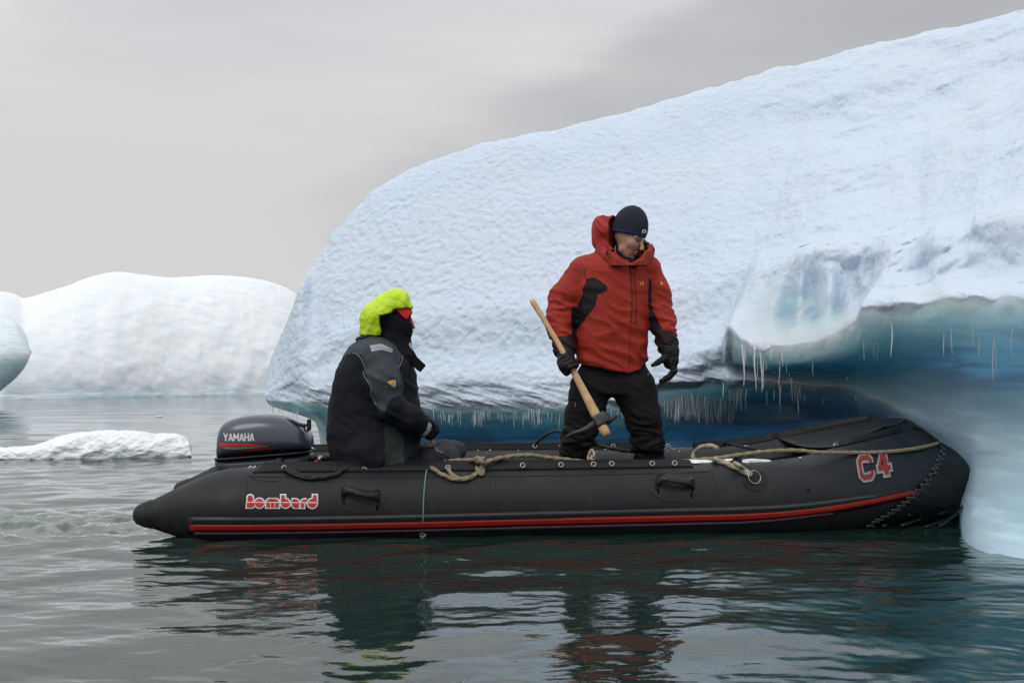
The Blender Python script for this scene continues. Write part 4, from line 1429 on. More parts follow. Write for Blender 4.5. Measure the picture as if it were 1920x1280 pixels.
v, f = cowl(xs2, seamr(xs2) + 3, bot, np.interp(xs2, [407, 412, 420, 440, 560, 587], [.06, .10, .14, .16, .165, .11]), np.full(len(xs2), 1.0))
put('lower_cowl', v, f, COWL2, motor)
v, f = cowl(xs2, seamr(xs2) - .5, seamr(xs2) + 4, np.interp(xs2, [407, 410, 420, 440, 560, 586], [.07, .12, .15, .172, .180, .12]), np.full(len(xs2), 1.0), e=4)
put('seam_trim', v, f, BLK, motor)
dg = bpy.context.evaluated_depsgraph_get()
cme = cow.data
wb = np.array(wpos(motor))
CBV = BVHTree.FromPolygons([Vector(tuple(x.co)) + Vector(wb) for x in cme.vertices], [tuple(p.vertices) for p in cme.polygons])
cp = lambda x, y, e: onhull(x, y, e, MY - .15, bvh=CBV)
# lettering: condensed bold capitals
GL = {'Y': [[(0, 1), (.5, .45)], [(1, 1), (.5, .45)], [(.5, .5), (.5, 0)]],
      'A': [[(0.02, 0), (.5, 1)], [(.98, 0), (.5, 1)], [(.2, .26), (.8, .26)]],
      'M': [[(.07, 0), (.07, 1)], [(.93, 0), (.93, 1)], [(.07, 1), (.5, .3)], [(.93, 1), (.5, .3)]],
      'H': [[(.08, 0), (.08, 1)], [(.92, 0), (.92, 1)], [(.08, .5), (.92, .5)]]}
sh = []
x0 = 420.0
for ch, wdt in zip('YAMAHA', (7.2, 7.6, 9.6, 7.6, 7.8, 7.8)):
    for s in GL[ch]:
        q = np.array(s) * [wdt, 14.5]
        q[:, 0] += x0
        v2, f2 = stroke(q, 2.5)
        v2[:, 1] = np.clip(v2[:, 1], 0, 14.5)
        sh.append((v2, f2))
    x0 += wdt + 1.75
decal('lettering', sh, lambda x, y, e: cp(x, 826.5 - y, e), WHITEP, cow, .003, cell=6, thick=0)
decal('red_streak', [poly2([(412, -830), (450, -830.5), (480, -832.5), (508, -836), (480, -836), (440, -836.5), (412, -836)])], lambda x, y, e: cp(x, -y, e), REDP, cow, .003, cell=6, thick=0)
decal('grey_streak', [poly2([(413, -837.5), (450, -837.5), (505, -836.8), (470, -840), (440, -842), (425, -841)])], lambda x, y, e: cp(x, -y, e), mat('grey_print', (.22, .22, .22), rough=.5), cow, .003, cell=6, thick=0)
decal('red_streak', [poly2([(446, -844.5), (462, -842), (490, -840), (520, -839), (500, -842), (470, -843.5)])], lambda x, y, e: cp(x, -y, e), REDP, cow, .003, cell=6, thick=0)
# recoil handle recess, pull knob, bracket
v, f = tube(catmull([P(527, 783, MY - .06), P(545, 788, MY - .08), P(560, 795, MY - .09), P(572, 798, MY - .10)], 6), [.006] * 7 + [.010] * 6 + [.013] * 6, 8); put('handle_arm', v, f, BLK, motor)
v, f = box(P(579.5, 796, MY - .11), (.024, .05, .074)); bevel(put('pull_knob', v, f, BLK, motor, smooth=False), .01, 3)
v, f = tube([P(572, 797, MY - .105), P(579, 796, MY - .11)], .009, 8); put('knob_shaft', v, f, BLK, motor)
v, f = tube(catmull([P(570, 800, MY - .1), P(572, 806, MY - .1), P(577, 808, MY - .1), P(580, 803, MY - .1)], 5), .006, 6); put('latch', v, f, BLK, motor)
v, f = tube([P(583, 838, MY - .12), P(590, 842, MY - .12), P(589, 848, MY - .12)], .006, 6); put('cowl_hook', v, f, METAL, motor)
# clamp, fuel and throttle fittings ahead of the cowl
FR = mat('red_plastic', (.35, .03, .03), rough=.4)
for x, y, r, mm in [(600, 861, .022, METAL), (594, 866, .018, FR), (603, 872, .018, METAL), (612, 858, .02, BLK), (588, 858, .02, BLK), (610, 870, .016, BLK)]:
    s_ = SDF(P(x, y, MY - .1) - .06, P(x, y, MY - .1) + .06, .005)
    s_.ell(P(x, y, MY - .1), (r, r, r * 1.1)); s_.cone(P(x, y, MY - .1), P(x - 6, y + 3, MY - .05), r * .6, r * .5)
    v, q = s_.mesh(); put('fuel_fitting', v, q, mm, motor)
v, f = box(P(590, 880, MY), (.16, .22, .06)); bevel(put('clamp_bracket', v, f, COWL2, motor, smooth=False), .01)
v, f = tube([P(540, 890, MY - .02), P(600, 866, MY - .06), P(640, 850, MY - .06)], [.02, .018, .016], 8); put('tiller', v, f, BLK, motor)
v, f = box(np.array([P(500, 0, MY)[0], MY, .02]), (.13, .09, .5)); bevel(put('drive_leg', v, f, COWL2, motor, smooth=False), .03, 3)
v, f = tube([[P(500, 0, MY)[0] - .12, MY, -.32], [P(500, 0, MY)[0] + .12, MY, -.32]], .05, 12); put('gear_case', v, f, COWL2, motor)
for k in range(3):
    a = 2 * math.pi * k / 3
    d = np.array([0, math.cos(a), math.sin(a)])
    c = np.array([P(500, 0, MY)[0] - .14, MY, -.32])
    bl = [c + d * .02, c + d * .08 + [.03, 0, 0] + np.cross(d, [1, 0, 0]) * .04, c + d * .13, c + d * .08 + [-.03, 0, 0] - np.cross(d, [1, 0, 0]) * .04]
    put('propeller_blade', np.array(bl), [(0, 1, 2, 3)], METAL, motor).modifiers.new('thickness', 'SOLIDIFY').thickness = .006

# ------------------------------------------------------------------ ropes
ROPE = mat('tan_rope', (.24, .20, .135), rough=.85, var=.3, vscale=70, bump=.002, bscale=160)
ROPE2 = mat('pale_rope', (.36, .33, .26), rough=.85, var=.25, vscale=70, bump=.002, bscale=160)
BROPE = mat('black_rope', (.014, .014, .016), rough=.7, var=.3, vscale=70, bump=.0015, bscale=160)
GCORD = mat('green_cord', (.13, .24, .20), rough=.7, var=.25, vscale=90)
def rope(pts, r, parent, name, matl, n=14, strands=3):
    q = catmull(np.array(pts), n)
    q = q + .0015 * np.stack([perlin(q * 20 + s) for s in (1, 4, 8)], -1)
    v, f = tube(q, r, 12, twist=1.1 / r * .35, lobes=strands, lobe=.16)
    return put(name, v, f, matl, parent)
H_ = lambda x, y, o=.014: onhull(x, y, o)
moor = thing('mooring_rope', tuple(P(900, 905, 6.9)), 'tan mooring rope knotted along the near side tube up to the bow', 'rope')
rope([P(798, 871, 6.98), H_(812, 882), H_(830, 893), H_(855, 901), H_(882, 897), H_(900, 885), P(908, 868, 6.90), P(930, 860, 6.95), P(960, 855, 7.0), P(990, 853, 7.05), P(1025, 857, 7.12), P(1060, 861, 7.16), P(1110, 866, 7.2),
      P(1200, 867, 7.25), P(1270, 865, 7.28), P(1300, 862, 7.25), P(1340, 859, 7.2), P(1390, 852, 7.2), P(1440, 846, 7.2), P(1490, 844, 7.2), P(1540, 848, 7.2), H_(1600, 852), H_(1660, 850), H_(1720, 843), H_(1762, 833)], .0125, moor, 'rope_line', ROPE, 16)
rope([P(833, 862, 6.95), H_(836, 874), H_(843, 888), H_(856, 898), H_(872, 901), H_(890, 893)], .0125, moor, 'rope_loop', ROPE)
rope([P(842, 864, 6.98), P(865, 863, 6.97), P(885, 862, 6.94), P(897, 859, 6.92), P(905, 866, 6.87), H_(907, 878), H_(903, 892), H_(895, 884), H_(893, 874), P(898, 864, 6.88), P(908, 858, 6.9)], .0125, moor, 'knot', ROPE)
bowline = thing('bow_rope', tuple(P(1405, 895, 7.0)), 'pale rope looped over the snow and tied to the steel bow ring', 'rope')
rope([P(1298, 858, 7.45), P(1303, 847, 7.45), P(1314, 838, 7.4), P(1330, 835, 7.35), P(1345, 839, 7.3)], .013, bowline, 'rope_loop', ROPE2)
rope([P(1338, 860, 7.15), H_(1355, 870), H_(1375, 878), H_(1392, 886), H_(1408, 894)], .016, bowline, 'rope_line', ROPE2, 14, 3)
rope([P(1340, 861, 7.16), H_(1358, 864, .016), H_(1378, 873, .018), H_(1396, 883), H_(1408, 892)], .012, bowline, 'rope_line', ROPE2, 14, 3)
o = thing('black_line', tuple(P(580, 900, 6.85)), 'thick black rope sagging over the near tube behind the seated man', 'rope')
rope([P(520, 868, 7.0), H_(530, 877), H_(548, 888), H_(570, 895), H_(600, 898), H_(630, 892), H_(650, 881), P(668, 872, 6.9)], .013, o, 'rope_line', BROPE)
rope([P(515, 872, 7.0), H_(535, 884), H_(556, 895), H_(585, 900), H_(612, 896)], .008, o, 'rope_line', BROPE)
o = thing('grab_line', tuple(P(1003, 830, 8.3)), 'thin black line arching from the far tube eyelet to the boot', 'rope')
rope([P(1003, 834, 8.35), P(1012, 824, 8.25), P(1026, 814, 8.1), P(1042, 808, 7.9), P(1058, 809, 7.75), P(1072, 815, 7.62)], .010, o, 'rope_line', BROPE)
o = thing('grab_line', tuple(P(1180, 840, 8.3)), 'black line lying on the far tube between the standing man\'s legs', 'rope')
rope([P(1112, 832, 8.3), P(1130, 836, 8.3), P(1150, 841, 8.25), P(1185, 846, 8.22), P(1215, 846, 8.25), P(1240, 838, 8.35)], .013, o, 'rope_line', BROPE)
o = thing('grab_line', tuple(P(1440, 838, 8.3)), 'black line hanging along the far bow tube above the snow', 'rope')
rope([P(1372, 832, 8.4), P(1390, 837, 8.3), P(1420, 842, 8.2), P(1450, 843, 8.2), P(1490, 840, 8.25), P(1520, 830, 8.35), P(1545, 818, 8.45)], .010, o, 'rope_line', BROPE)
o = thing('green_cord', tuple(P(793, 990, 6.8)), 'thin green cord hanging down the side tube with a frayed knot', 'cord')
rope([P(802, 872, 6.93), H_(799, 888, .006), H_(796, 910, .006), H_(794, 940, .006), H_(793, 970, .012), P(792, 990, 6.77)], .0042, o, 'cord_line', GCORD, 14, 3)
rope([P(790, 988, 6.77), P(796, 992, 6.76), P(790, 997, 6.76), P(794, 1000, 6.77), P(797, 1003, 6.77), P(791, 1006, 6.77), P(787, 1000, 6.77)], .006, o, 'knot', GCORD, 8, 3)
o = thing('lashing', tuple(P(1108, 860, 7.4)), 'frayed pale lashing tied at an eyelet between the boots', 'rope')
rope([P(1103, 862, 7.22), P(1104, 852, 7.24), P(1110, 843, 7.25), P(1114, 852, 7.22), P(1108, 858, 7.2), P(1113, 866, 7.18)], .008, o, 'knot', ROPE2)
rope([P(1112, 843, 7.25), P(1106, 850, 7.22), P(1114, 856, 7.22), P(1112, 864, 7.2)], .006, o, 'rope_line', mat('red_flecked_rope', (.28, .12, .08), rough=.85))
# ------------------------------------------------------------------ people
SKIN = mat('skin', (.36, .19, .14), rough=.55, var=.12, vscale=30, sss=.15, attr=None)
RED_J = mat('red_shell_fabric', (.40, .05, .03), spec=.25, rough=.66, attr='col', var=.10, vscale=14, bump=.0010, bscale=300, bump2=.006, b2scale=16)
TROUS = mat('black_trouser_fabric', (.0095, .009, .0105), spec=.2, rough=.8, var=.25, vscale=12, bump=.0012, bscale=260, bump2=.008, b2scale=14)
KNIT = mat('navy_knit', (.016, .020, .040), rough=.9, var=.15, vscale=40, bump=.0016, bscale=190, attr='col')
GLOVE = mat('black_glove', (.008, .008, .009), spec=.3, rough=.6, var=.3, vscale=25, bump=.0015, bscale=120)
GREY_J = mat('work_suit_fabric', (.04, .04, .04), spec=.2, rough=.75, attr='col', var=.14, vscale=12, bump=.0010, bscale=280, bump2=.006, b2scale=14)
HIVIS = mat('fluorescent_yellow', (.56, .80, .02), rough=.55, var=.08, vscale=18, bump2=.007, b2scale=18)
BLACKF = mat('black_fleece', (.007, .008, .011), spec=.2, rough=.85, var=.2, vscale=30, bump=.001, bscale=200)
REFL = mat('reflective_grey_tape', (.30, .31, .32), rough=.4, var=.12, vscale=60)
PIPE = mat('grey_piping', (.17, .175, .17), rough=.5)
RUBB = mat('olive_rubber', (.022, .026, .020), rough=.4, var=.2, vscale=15)
HAIR = mat('dark_hair', (.02, .017, .015), rough=.7)
ORANGE = mat('orange_print', (.65, .25, .03), rough=.5)

def folds(V, N, amp, axis, freq, seed, warp=.35, sharp=1.0):
    """cloth creases: ridges running across `axis`"""
    ax = np.asarray(axis, float); ax /= np.linalg.norm(ax)
    t = V @ ax
    q = V * freq * .38 + ax * (t * freq * .85)[:, None]
    q = q + warp * np.stack([perlin(V * freq * .5 + seed + s) for s in (0, 7, 13)], -1)
    r = 1 - 2 * np.abs(perlin(q + seed))
    r2 = perlin(q * 2.1 + seed + 5)
    return N * (amp * (r - .55) * sharp + amp * .35 * r2)[:, None]

def skin_mesh(name, S, matl, parent, fold=None, col=None, sm=1, origin=None, extra=None):
    V, Q = S.mesh()
    V = smoothv(V, Q, sm)
    N = vnormals(V, Q)
    if N.size and ((V - V.mean(0)) * N).sum() < 0:
        Q = Q[:, ::-1]; N = -N
    if fold:
        for fn in fold:
            V = V + fn(V, N)
    at = {}
    if col is not None:
        at['col'] = col(V, N)
    return put(name, V, Q, matl, parent, origin=origin, attrs=at), V, Q

def bvh_of(V, Q):
    return BVHTree.FromPolygons([Vector(v) for v in V], [tuple(q) for q in Q])

def paint(V, base, regions):
    """regions: (poly in photo rows, colour, depth test) -> garment panels"""
    c = np.tile(np.array(base, float), (len(V), 1))
    x, y = pxpy(V)
    w = 2.0 * perlin(V * 22)
    for poly, colr, test in regions:
        m = inpoly(x + w, y + w * .6, poly)
        if test is not None:
            m &= test(V)
        c[m] = colr
    return c

# ================= standing man in the red jacket
YM = 7.6
def m(px, py, dy=0.0):
    return P(px, py, YM + dy)
s1 = F / YM
lo = m(1000, 960, .45) - .02; hi = m(1300, 375, .45) + .02
lo[1], hi[1] = YM - .42, YM + .42

# head frame: looking down towards the right of the picture
hd = m(1179, 447, -.02)
fw_ = np.array([.80, -.56, -.36]); fw_ /= np.linalg.norm(fw_)
upv = np.array([.10, .05, 1.0]); upv -= fw_ * (upv @ fw_); upv /= np.linalg.norm(upv)
sdv = np.cross(upv, fw_)
HRM = np.stack([fw_, sdv, upv], 1)
def hp(x, y, z):
    return hd + HRM @ np.array([x, y, z])
B = SDF(lo, hi, .0072)
FZ = .165                                            # level he stands on
B.ell(hp(-.012, 0, .030), (.098, .076, .092), HRM, k=.01)
B.ell(hp(.022, 0, -.040), (.068, .058, .082), HRM, k=.03)
B.ell(hp(.052, 0, -.104), (.030, .030, .024), HRM, k=.03)
B.cone(m(1168, 470, .02), m(1160, 500, .02), .062, .07, k=.03)
B.stack([(m(0, p)[2], m(c, p)[0], YM, w, d) for p, c, w, d in [(492, 1155, .10, .08), (510, 1153, .17, .10), (560, 1150, .18, .115), (620, 1149, .165, .11), (690, 1150, .17, .11), (735, 1150, .17, .105)]], k=.05)
for a, b, ra, rb in [((1098, 505, 0), (1055, 598, .02), .055, .045), ((1055, 598, .02), (1064, 655, -.12), .045, .032), ((1218, 500, .02), (1240, 590, .0), .055, .045), ((1240, 590, .0), (1250, 650, -.08), .045, .032),
                     ((1112, 725, 0), (1090, 815, -.04), .085, .06), ((1090, 815, -.04), (1078, 915, .02), .06, .05), ((1190, 725, 0), (1208, 815, -.03), .085, .06), ((1208, 815, -.03), (1216, 915, .05), .06, .05)]:
    B.cone(m(*a), m(*b), ra, rb, k=.03)
V, Q = B.mesh(); V = smoothv(V, Q, 1)
NN = vnormals(V, Q)
man = put('person', V, Q[:, ::-1] if ((V - V.mean(0)) * NN).sum() < 0 else Q, SKIN, origin=tuple(m(1150, 917)))
tag(man, 'standing man in a red and black jacket and navy woollen hat holding a pickaxe', 'person')

# face at fine resolution
fc = SDF(hd - .17, hd + .17, .0036)
fc.ell(hp(-.012, 0, .030), (.100, .078, .094), HRM, k=.01)
fc.ell(hp(.024, 0, -.042), (.070, .060, .084), HRM, k=.03)
fc.ell(hp(.054, 0, -.108), (.030, .030, .022), HRM, k=.025)             # chin
fc.cone(hp(.01, .052, -.085), hp(.05, .02, -.115), .022, .016, k=.03)
fc.cone(hp(.01, -.052, -.085), hp(.05, -.02, -.115), .022, .016, k=.03)
for s in (-1, 1):
    fc.ell(hp(.100, s * .031, .004), (.022, .022, .015), HRM, k=.012, op='sub')   # eye sockets
    fc.cone(hp(.088, s * .012, .024), hp(.076, s * .050, .022), .013, .011, k=.012)   # brows
    fc.ell(hp(.058, s * .042, -.028), (.022, .02, .018), HRM, k=.04)    # cheekbones
    fc.ell(hp(.080, s * .031, .003), (.0135, .0135, .0125), HRM, k=.002)
    fc.cone(hp(.070, s * .03, -.045), hp(.066, s * .034, -.085), .012, .01, k=.02)
fc.cone(hp(.092, 0, .014), hp(.122, 0, -.036), .009, .0135, k=.012)      # nose
fc.ell(hp(.116, 0, -.040), (.014, .017, .010), HRM, k=.008)
fc.cone(hp(.098, .020, -.070), hp(.098, -.020, -.070), .007, .007, k=.006)   # lips
fc.cone(hp(.094, .016, -.083), hp(.094, -.016, -.083), .008, .008, k=.006)
fc.ell(hp(.108, 0, -.0765), (.012, .024, .0022), HRM, k=.003, op='sub')
V, Q = fc.mesh(); V = smoothv(V, Q, 1)
N = vnormals(V, Q)
loc = (V - hd) @ HRM
stub = sstep(-.035, -.06, loc[:, 2]) * .30 * (loc[:, 0] > .0)
lips = ((np.abs(loc[:, 2] + .077) < .013) & (np.abs(loc[:, 1]) < .024) & (loc[:, 0] > .09)) * 1.0
brow = ((np.abs(loc[:, 2] - .029 + np.abs(loc[:, 1] - .03 * np.sign(loc[:, 1])) * .15) < .0055) & (np.abs(loc[:, 1]) > .012) & (np.abs(loc[:, 1]) < .052) & (loc[:, 0] > .06)) * 1.0
eye = np.minimum(np.linalg.norm(loc - [.080, .031, .003], axis=1), np.linalg.norm(loc - [.080, -.031, .003], axis=1)) < .0142
nosec = np.exp(-((np.linalg.norm(loc - [.12, 0, -.036], axis=1)) / .03) ** 2)
colr = np.tile([.41, .225, .165], (len(V), 1)) * (1 - .35 * stub[:, None]) * (1 + .10 * perlin(V * 40))[:, None]
colr = colr * (1 - lips[:, None]) + np.array([.26, .09, .075]) * lips[:, None]
colr = colr + nosec[:, None] * np.array([.06, -.02, -.02])
colr[brow > 0] = (.05, .035, .028)
colr[eye] = (.10, .08, .075)
SK2 = mat('weathered_face', (.36, .19, .14), rough=.5, attr='col', sss=.12)
put('face', V, Q[:, ::-1] if ((V - V.mean(0)) * N).sum() < 0 else Q, SK2, man, attrs={'col': colr})

# hat
S = SDF(hd - .22, hd + .26, .0055)
S.ell(hp(-.018, 0, .060), (.123, .102, .135), HRM, k=.01)
S.ell(hp(-.030, 0, .120), (.082, .074, .088), HRM, k=.05)
nrm = HRM @ np.array([.14, 0, -1.0])
S.cut(nrm, hp(0, 0, .020), k=.006)
def hatcol(V, N):
    l = (V - hd) @ HRM
    b = l[:, 2] - l[:, 0] * .14
    c = np.tile([.016, .019, .034], (len(V), 1))
    c[b < .037] = (.016, .04, .17)
    return c
_, hv_, hq_ = skin_mesh('woollen_hat', S, KNIT, man, fold=[lambda V, N: N * (.0012 * np.sin(((V - hd) @ HRM)[:, 2] * 900))[:, None]], col=hatcol)
hat_b = bvh_of(hv_, hq_)
hatp = lambda x, y, e: onhull(x, y, e, YM - .1, bvh=hat_b)
decal('badge', [stroke([(1204, -436), (1205, -431.5), (1210, -431.5), (1211, -435.5)], 1.6), stroke([(1203, -435.8), (1211, -435.6)], 1.8)], lambda x, y, e: hatp(x, -y, e), WHITEP, man, .002, thick=0)
decal('badge', [poly2([(1201, -441), (1212, -440), (1212, -438.2), (1201, -438.8)])], lambda x, y, e: hatp(x, -y, e), mat('faint_grey_print', (.10, .10, .12), rough=.7), man, .002, thick=0)

# jacket
J = SDF(m(1010, 715, .5), m(1290, 440, -.5) + [0, 1.0, 0], .0062)
J.lo[1] = YM - .33
J = SDF(np.array([m(1010, 0, .3)[0], YM - .34, m(0, 720, .3)[2]]), np.array([m(1290, 0, .3)[0], YM + .30, m(0, 440, .3)[2]]), .0062)
z = lambda p: m(0, p)[2]
J.stack([(z(p), m(c, p)[0], YM + dy, w, d) for p, c, dy, w, d in [(474, 1160, .02, .10, .10), (486, 1155, .02, .175, .125), (500, 1153, .01, .225, .145), (540, 1150, 0, .245, .165), (590, 1149, -.01, .238, .172), (640, 1147, -.015, .232, .170), (672, 1147, -.01, .236, .170), (692, 1148, -.01, .228, .165), (706, 1148, -.01, .228, .163)]], k=.03, e=2.5, yaw=math.radians(12))
J.cone(m(1100, 505, .0), m(1128, 488, .02), .085, .07, k=.05)
J.cone(m(1210, 500, .04), m(1188, 486, .03), .080, .06, k=.05)
# sleeves
J.cone(m(1093, 507, .01), m(1060, 560, .015), .092, .104, k=.035)
J.cone(m(1060, 560, .015), m(1050, 604, -.01), .104, .098, k=.04)
J.cone(m(1050, 604, -.01), m(1059, 652, -.12), .095, .076, k=.03)
J.cone(m(1216, 505, .04), m(1231, 550, .03), .082, .088, k=.035)
J.cone(m(1231, 550, .03), m(1241, 598, .00), .088, .084, k=.04)
J.cone(m(1241, 598, .00), m(1251, 645, -.09), .082, .068, k=.03)
# hem: slopes down to the zip
J.cut([.30, 0, -1.0], m(1148, 694, -.1), k=.01) if False else None
V0 = None
hemx = [1060, 1080, 1120, 1160, 1180, 1195, 1215, 1240]
hemy = [681, 683, 689, 697, 699, 692, 676, 668]
gx_ = J.lo[0] + J.h * np.arange(J.n[0]); gz_ = J.lo[2] + J.h * np.arange(J.n[2])
hz_ = np.array([z(np.interp(CX + F * x / YM, hemx, hemy)) for x in gx_])
tors = (gx_ > m(1076, 0)[0]) & (gx_ < m(1222, 0)[0])
dd = (hz_[:, None] - gz_[None, :])
dd[~tors] = -1
J.G[:] = np.maximum(J.G, dd[:, None, :].astype(np.float32))
# armpit gaps: keep sleeves apart from the body
J.cone(m(1083, 560, -.20), m(1084, 690, -.22), .012, .015, k=.02, op='sub')
J.cone(m(1218, 560, -.16), m(1222, 660, -.2), .010, .012, k=.02, op='sub')
# neck hole
J.cone(m(1174, 482, -.03), m(1180, 452, -.06), .075, .115, k=.01, op='sub')
ZIP = [(1181, 494), (1184, 530), (1186, 565), (1184, 600), (1183, 640), (1182, 700)]
def zipd(V):
    x, y = pxpy(V)
    zx = np.interp(y, [q[1] for q in ZIP], [q[0] for q in ZIP])
    return x - zx, y
def jfold(V, N):
    x, y = pxpy(V)
    arm = ((x < 1084) | (x > 1217))
    f1 = folds(V, N, .012, (.25, 0, 1), 17, 3)
    f2 = folds(V, N, .0115, (.45, 0, 1), 10, 21)
    low = sstep(520, 680, y)
    w = np.where(arm, sstep(520, 590, y) * 1.05 + .15, 0)[:, None]
    r = f1 * w + f2 * np.where(arm, .4, .55 + .6 * low)[:, None]
    dz_, yy = zipd(V)
    front = V[:, 1] < YM
    r = r - N * (.006 * np.exp(-(dz_ / 1.6) ** 2) * front)[:, None] + N * (.005 * np.exp(-((dz_ + 4.5) / 4) ** 2) * front)[:, None]
    return r
RED = (.32, .028, .018)
DK = (.008, .006, .007)
frontt = lambda V: V[:, 1] < YM + .05
regs = [([(1103, 523), (1113, 519), (1126, 527), (1140, 537), (1137, 545), (1121, 552), (1118, 566), (1109, 585), (1098, 597), (1086, 612), (1080, 640), (1079, 662), (1072, 662), (1072, 575), (1083, 574), (1090, 556), (1094, 540), (1100, 520)], DK, frontt),
        ([(1217, 520), (1222, 530), (1222, 572), (1232, 598), (1241, 617), (1262, 622), (1275, 630), (1278, 665), (1225, 665), (1217, 610), (1215, 560)], (.012, .007, .008), None),
        ([(1030, 634), (1082, 626), (1082, 668), (1028, 668)], (.018, .009, .010), None)]
def jcol(V, N):
    c = paint(V, RED, regs)
    d, y = zipd(V)
    mm = (np.abs(d + .2) < 1.1) & (V[:, 1] < YM) & (y > 500) & (y < 606)
    c[mm] = (.10, .012, .012)
    return c
_, jv, jq = skin_mesh('jacket', J, RED_J, man, fold=[jfold], col=jcol, sm=1)
jb = bvh_of(jv, jq)
jp = lambda x, y, e: onhull(x, y, e, YM - .15, bvh=jb)
decal('chest_logo', [stroke([(1199.5, -528.5), (1200.5, -533), (1204, -533.5), (1206.5, -531)], 2.0), disk2(1205, -528.5, 1.6, 1.6, n=8)], lambda x, y, e: jp(x, -y, e), ORANGE, man, .003, thick=0)
decal('sleeve_logo', [poly2([(1238, -527), (1242, -530), (1243, -534), (1239, -534)])], lambda x, y, e: jp(x, -y, e), ORANGE, man, .003, thick=0)
# placket flap edge
q = np.array([jp(x + 4.5, y, .002) for x, y in catmull(np.array([(1184, 500), (1186, 540), (1188, 570), (1187, 606)], float), 8)])
v, f = tube(q, .003, 5); put('placket_edge', v, f, mat('dark_red_trim', (.10, .014, .012), rough=.7), man)
# pocket zip on the chest
q = np.array([jp(x, y, .002) for x, y in catmull(np.array([(1097, 520), (1096, 512), (1096, 505)], float), 5)])
v, f = tube(q, .0025, 5); put('pocket_zip', v, f, BLK, man)

# collar: thick standing band open at the front, and the hood hanging behind
S = SDF(m(1095, 512, .3) * [1, 0, 1] + [0, YM - .26, 0], m(1250, 395, -.3) * [1, 0, 1] + [0, YM + .28, 0], .0058)
ring = [(1130, 452, .08, .030), (1127, 462, .00, .032), (1139, 474, -.10, .030), (1158, 487, -.155, .025), (1179, 500, -.180, .022), (1199, 491, -.175, .022), (1214, 474, -.13, .022), (1220, 464, -.05, .024), (1205, 455, .05, .03), (1170, 450, .10, .03)]
for i in range(len(ring)):
    a = ring[i]; b = ring[(i + 1) % len(ring)]
    for h0 in (0, 8, 15):
        S.cone(m(a[0] - h0 * .25 * (1 if a[0] < 1175 else -.3), a[1] + h0, a[2]), m(b[0] - h0 * .25 * (1 if b[0] < 1175 else -.3), b[1] + h0, b[2]), a[3] * .8, b[3] * .8, k=.02)
S.cone(m(1178, 494, -.07), m(1184, 455, -.12), .045, .098, k=.01, op='sub')
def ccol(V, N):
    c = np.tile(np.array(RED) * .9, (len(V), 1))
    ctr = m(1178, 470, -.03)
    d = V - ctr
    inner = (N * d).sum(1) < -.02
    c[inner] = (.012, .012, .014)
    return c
skin_mesh('collar', S, RED_J, man, fold=[lambda V, N: folds(V, N, .006, (1, 0, .3), 16, 40)], col=ccol)
S = SDF(m(1100, 480, .3) * [1, 0, 1] + [0, YM - .16, 0], m(1175, 392, -.3) * [1, 0, 1] + [0, YM + .30, 0], .0058)
S.ell(m(1136, 432, .06), (.095, .125, .105), k=.02)
S.ell(m(1142, 412, .05), (.07, .10, .050), k=.04)
S.cone(m(1130, 455, .05), m(1140, 472, .0), .06, .05, k=.05)
S.ell(m(1170, 436, -.02), (.105, .12, .14), k=.02, op='sub')
skin_mesh('hood', S, RED_J, man, fold=[lambda V, N: folds(V, N, .011, (1, 0, .5), 15, 60)], col=lambda V, N: np.tile((.40, .04, .03), (len(V), 1)))
v, f = tube(catmull([m(1140, 466, -.16), m(1139, 472, -.165), m(1138, 478, -.16)], 4), .007, 6); put('cord_lock', v, f, BLK, man)
v, f = tube(catmull([m(1213, 462, -.14), m(1217, 461, -.15), m(1223, 457.5, -.15)], 4), [.0025] * 5 + [.0045] * 4, 6); put('draw_cord', v, f, PIPE, man)
S = SDF(m(1150, 505, .1) * [1, 0, 1] + [0, YM - .22, 0], m(1215, 455, .1) * [1, 0, 1] + [0, YM + .1, 0], .006)
S.cone(m(1168, 488, .0), m(1184, 503, -.10), .060, .042, k=.02)
S.cone(m(1150, 462, .03), m(1165, 485, .0), .06, .06, k=.02)
skin_mesh('neck_warmer', S, BLACKF, man)

# trousers
T = SDF(np.array([m(1030, 0, .3)[0], YM - .30, FZ - .02]), np.array([m(1260, 0, .3)[0], YM + .30, z(655)]), .0065)
T.stack([(z(p), m(c, p)[0], YM, w, d) for p, c, w, d in [(662, 1149, .19, .13), (690, 1150, .215, .14), (715, 1150, .245, .15), (738, 1149, .265, .15)]], k=.03, e=2.5, yaw=math.radians(10))
for a, b, ra, rb in [((1109, 728, -.02), (1096, 775, -.05), .140, .122), ((1096, 775, -.05), (1084, 820, -.06), .120, .108), ((1084, 820, -.06), (1078, 858, -.02), .112, .100),
                     ((1187, 728, .0), (1206, 780, -.04), .145, .118), ((1206, 780, -.04), (1214, 825, -.03), .114, .104), ((1214, 825, -.03), (1218, 885, .03), .106, .098)]:
    T.cone(m(*a), m(*b), ra, rb, k=.03)
T.cone(m(1146, 752, -.3), m(1146, 752, .3), .014, .014, k=.03, op='sub')
def tfold(V, N):
    x, y = pxpy(V)
    w = .45 + 1.3 * sstep(770, 830, y)
    return folds(V, N, .0105, (.15, 0, 1), 17, 5) * w[:, None] + folds(V, N, .008, (.6, 0, .8), 8, 50)
_, tv, tq = skin_mesh('trousers', T, TROUS, man, fold=[tfold])
tb = bvh_of(tv, tq)
tp = lambda x, y, e: onhull(x, y, e, YM - .15, bvh=tb)
for pts in ([(1214, 703), (1219, 700), (1222, 704)], [(1079, 754), (1078, 765)]):
    v, f = tube(np.array([tp(x, y, .002) for x, y in catmull(np.array(pts, float), 4)]), .0022, 5); put('zip_pull', v, f, METAL, man)
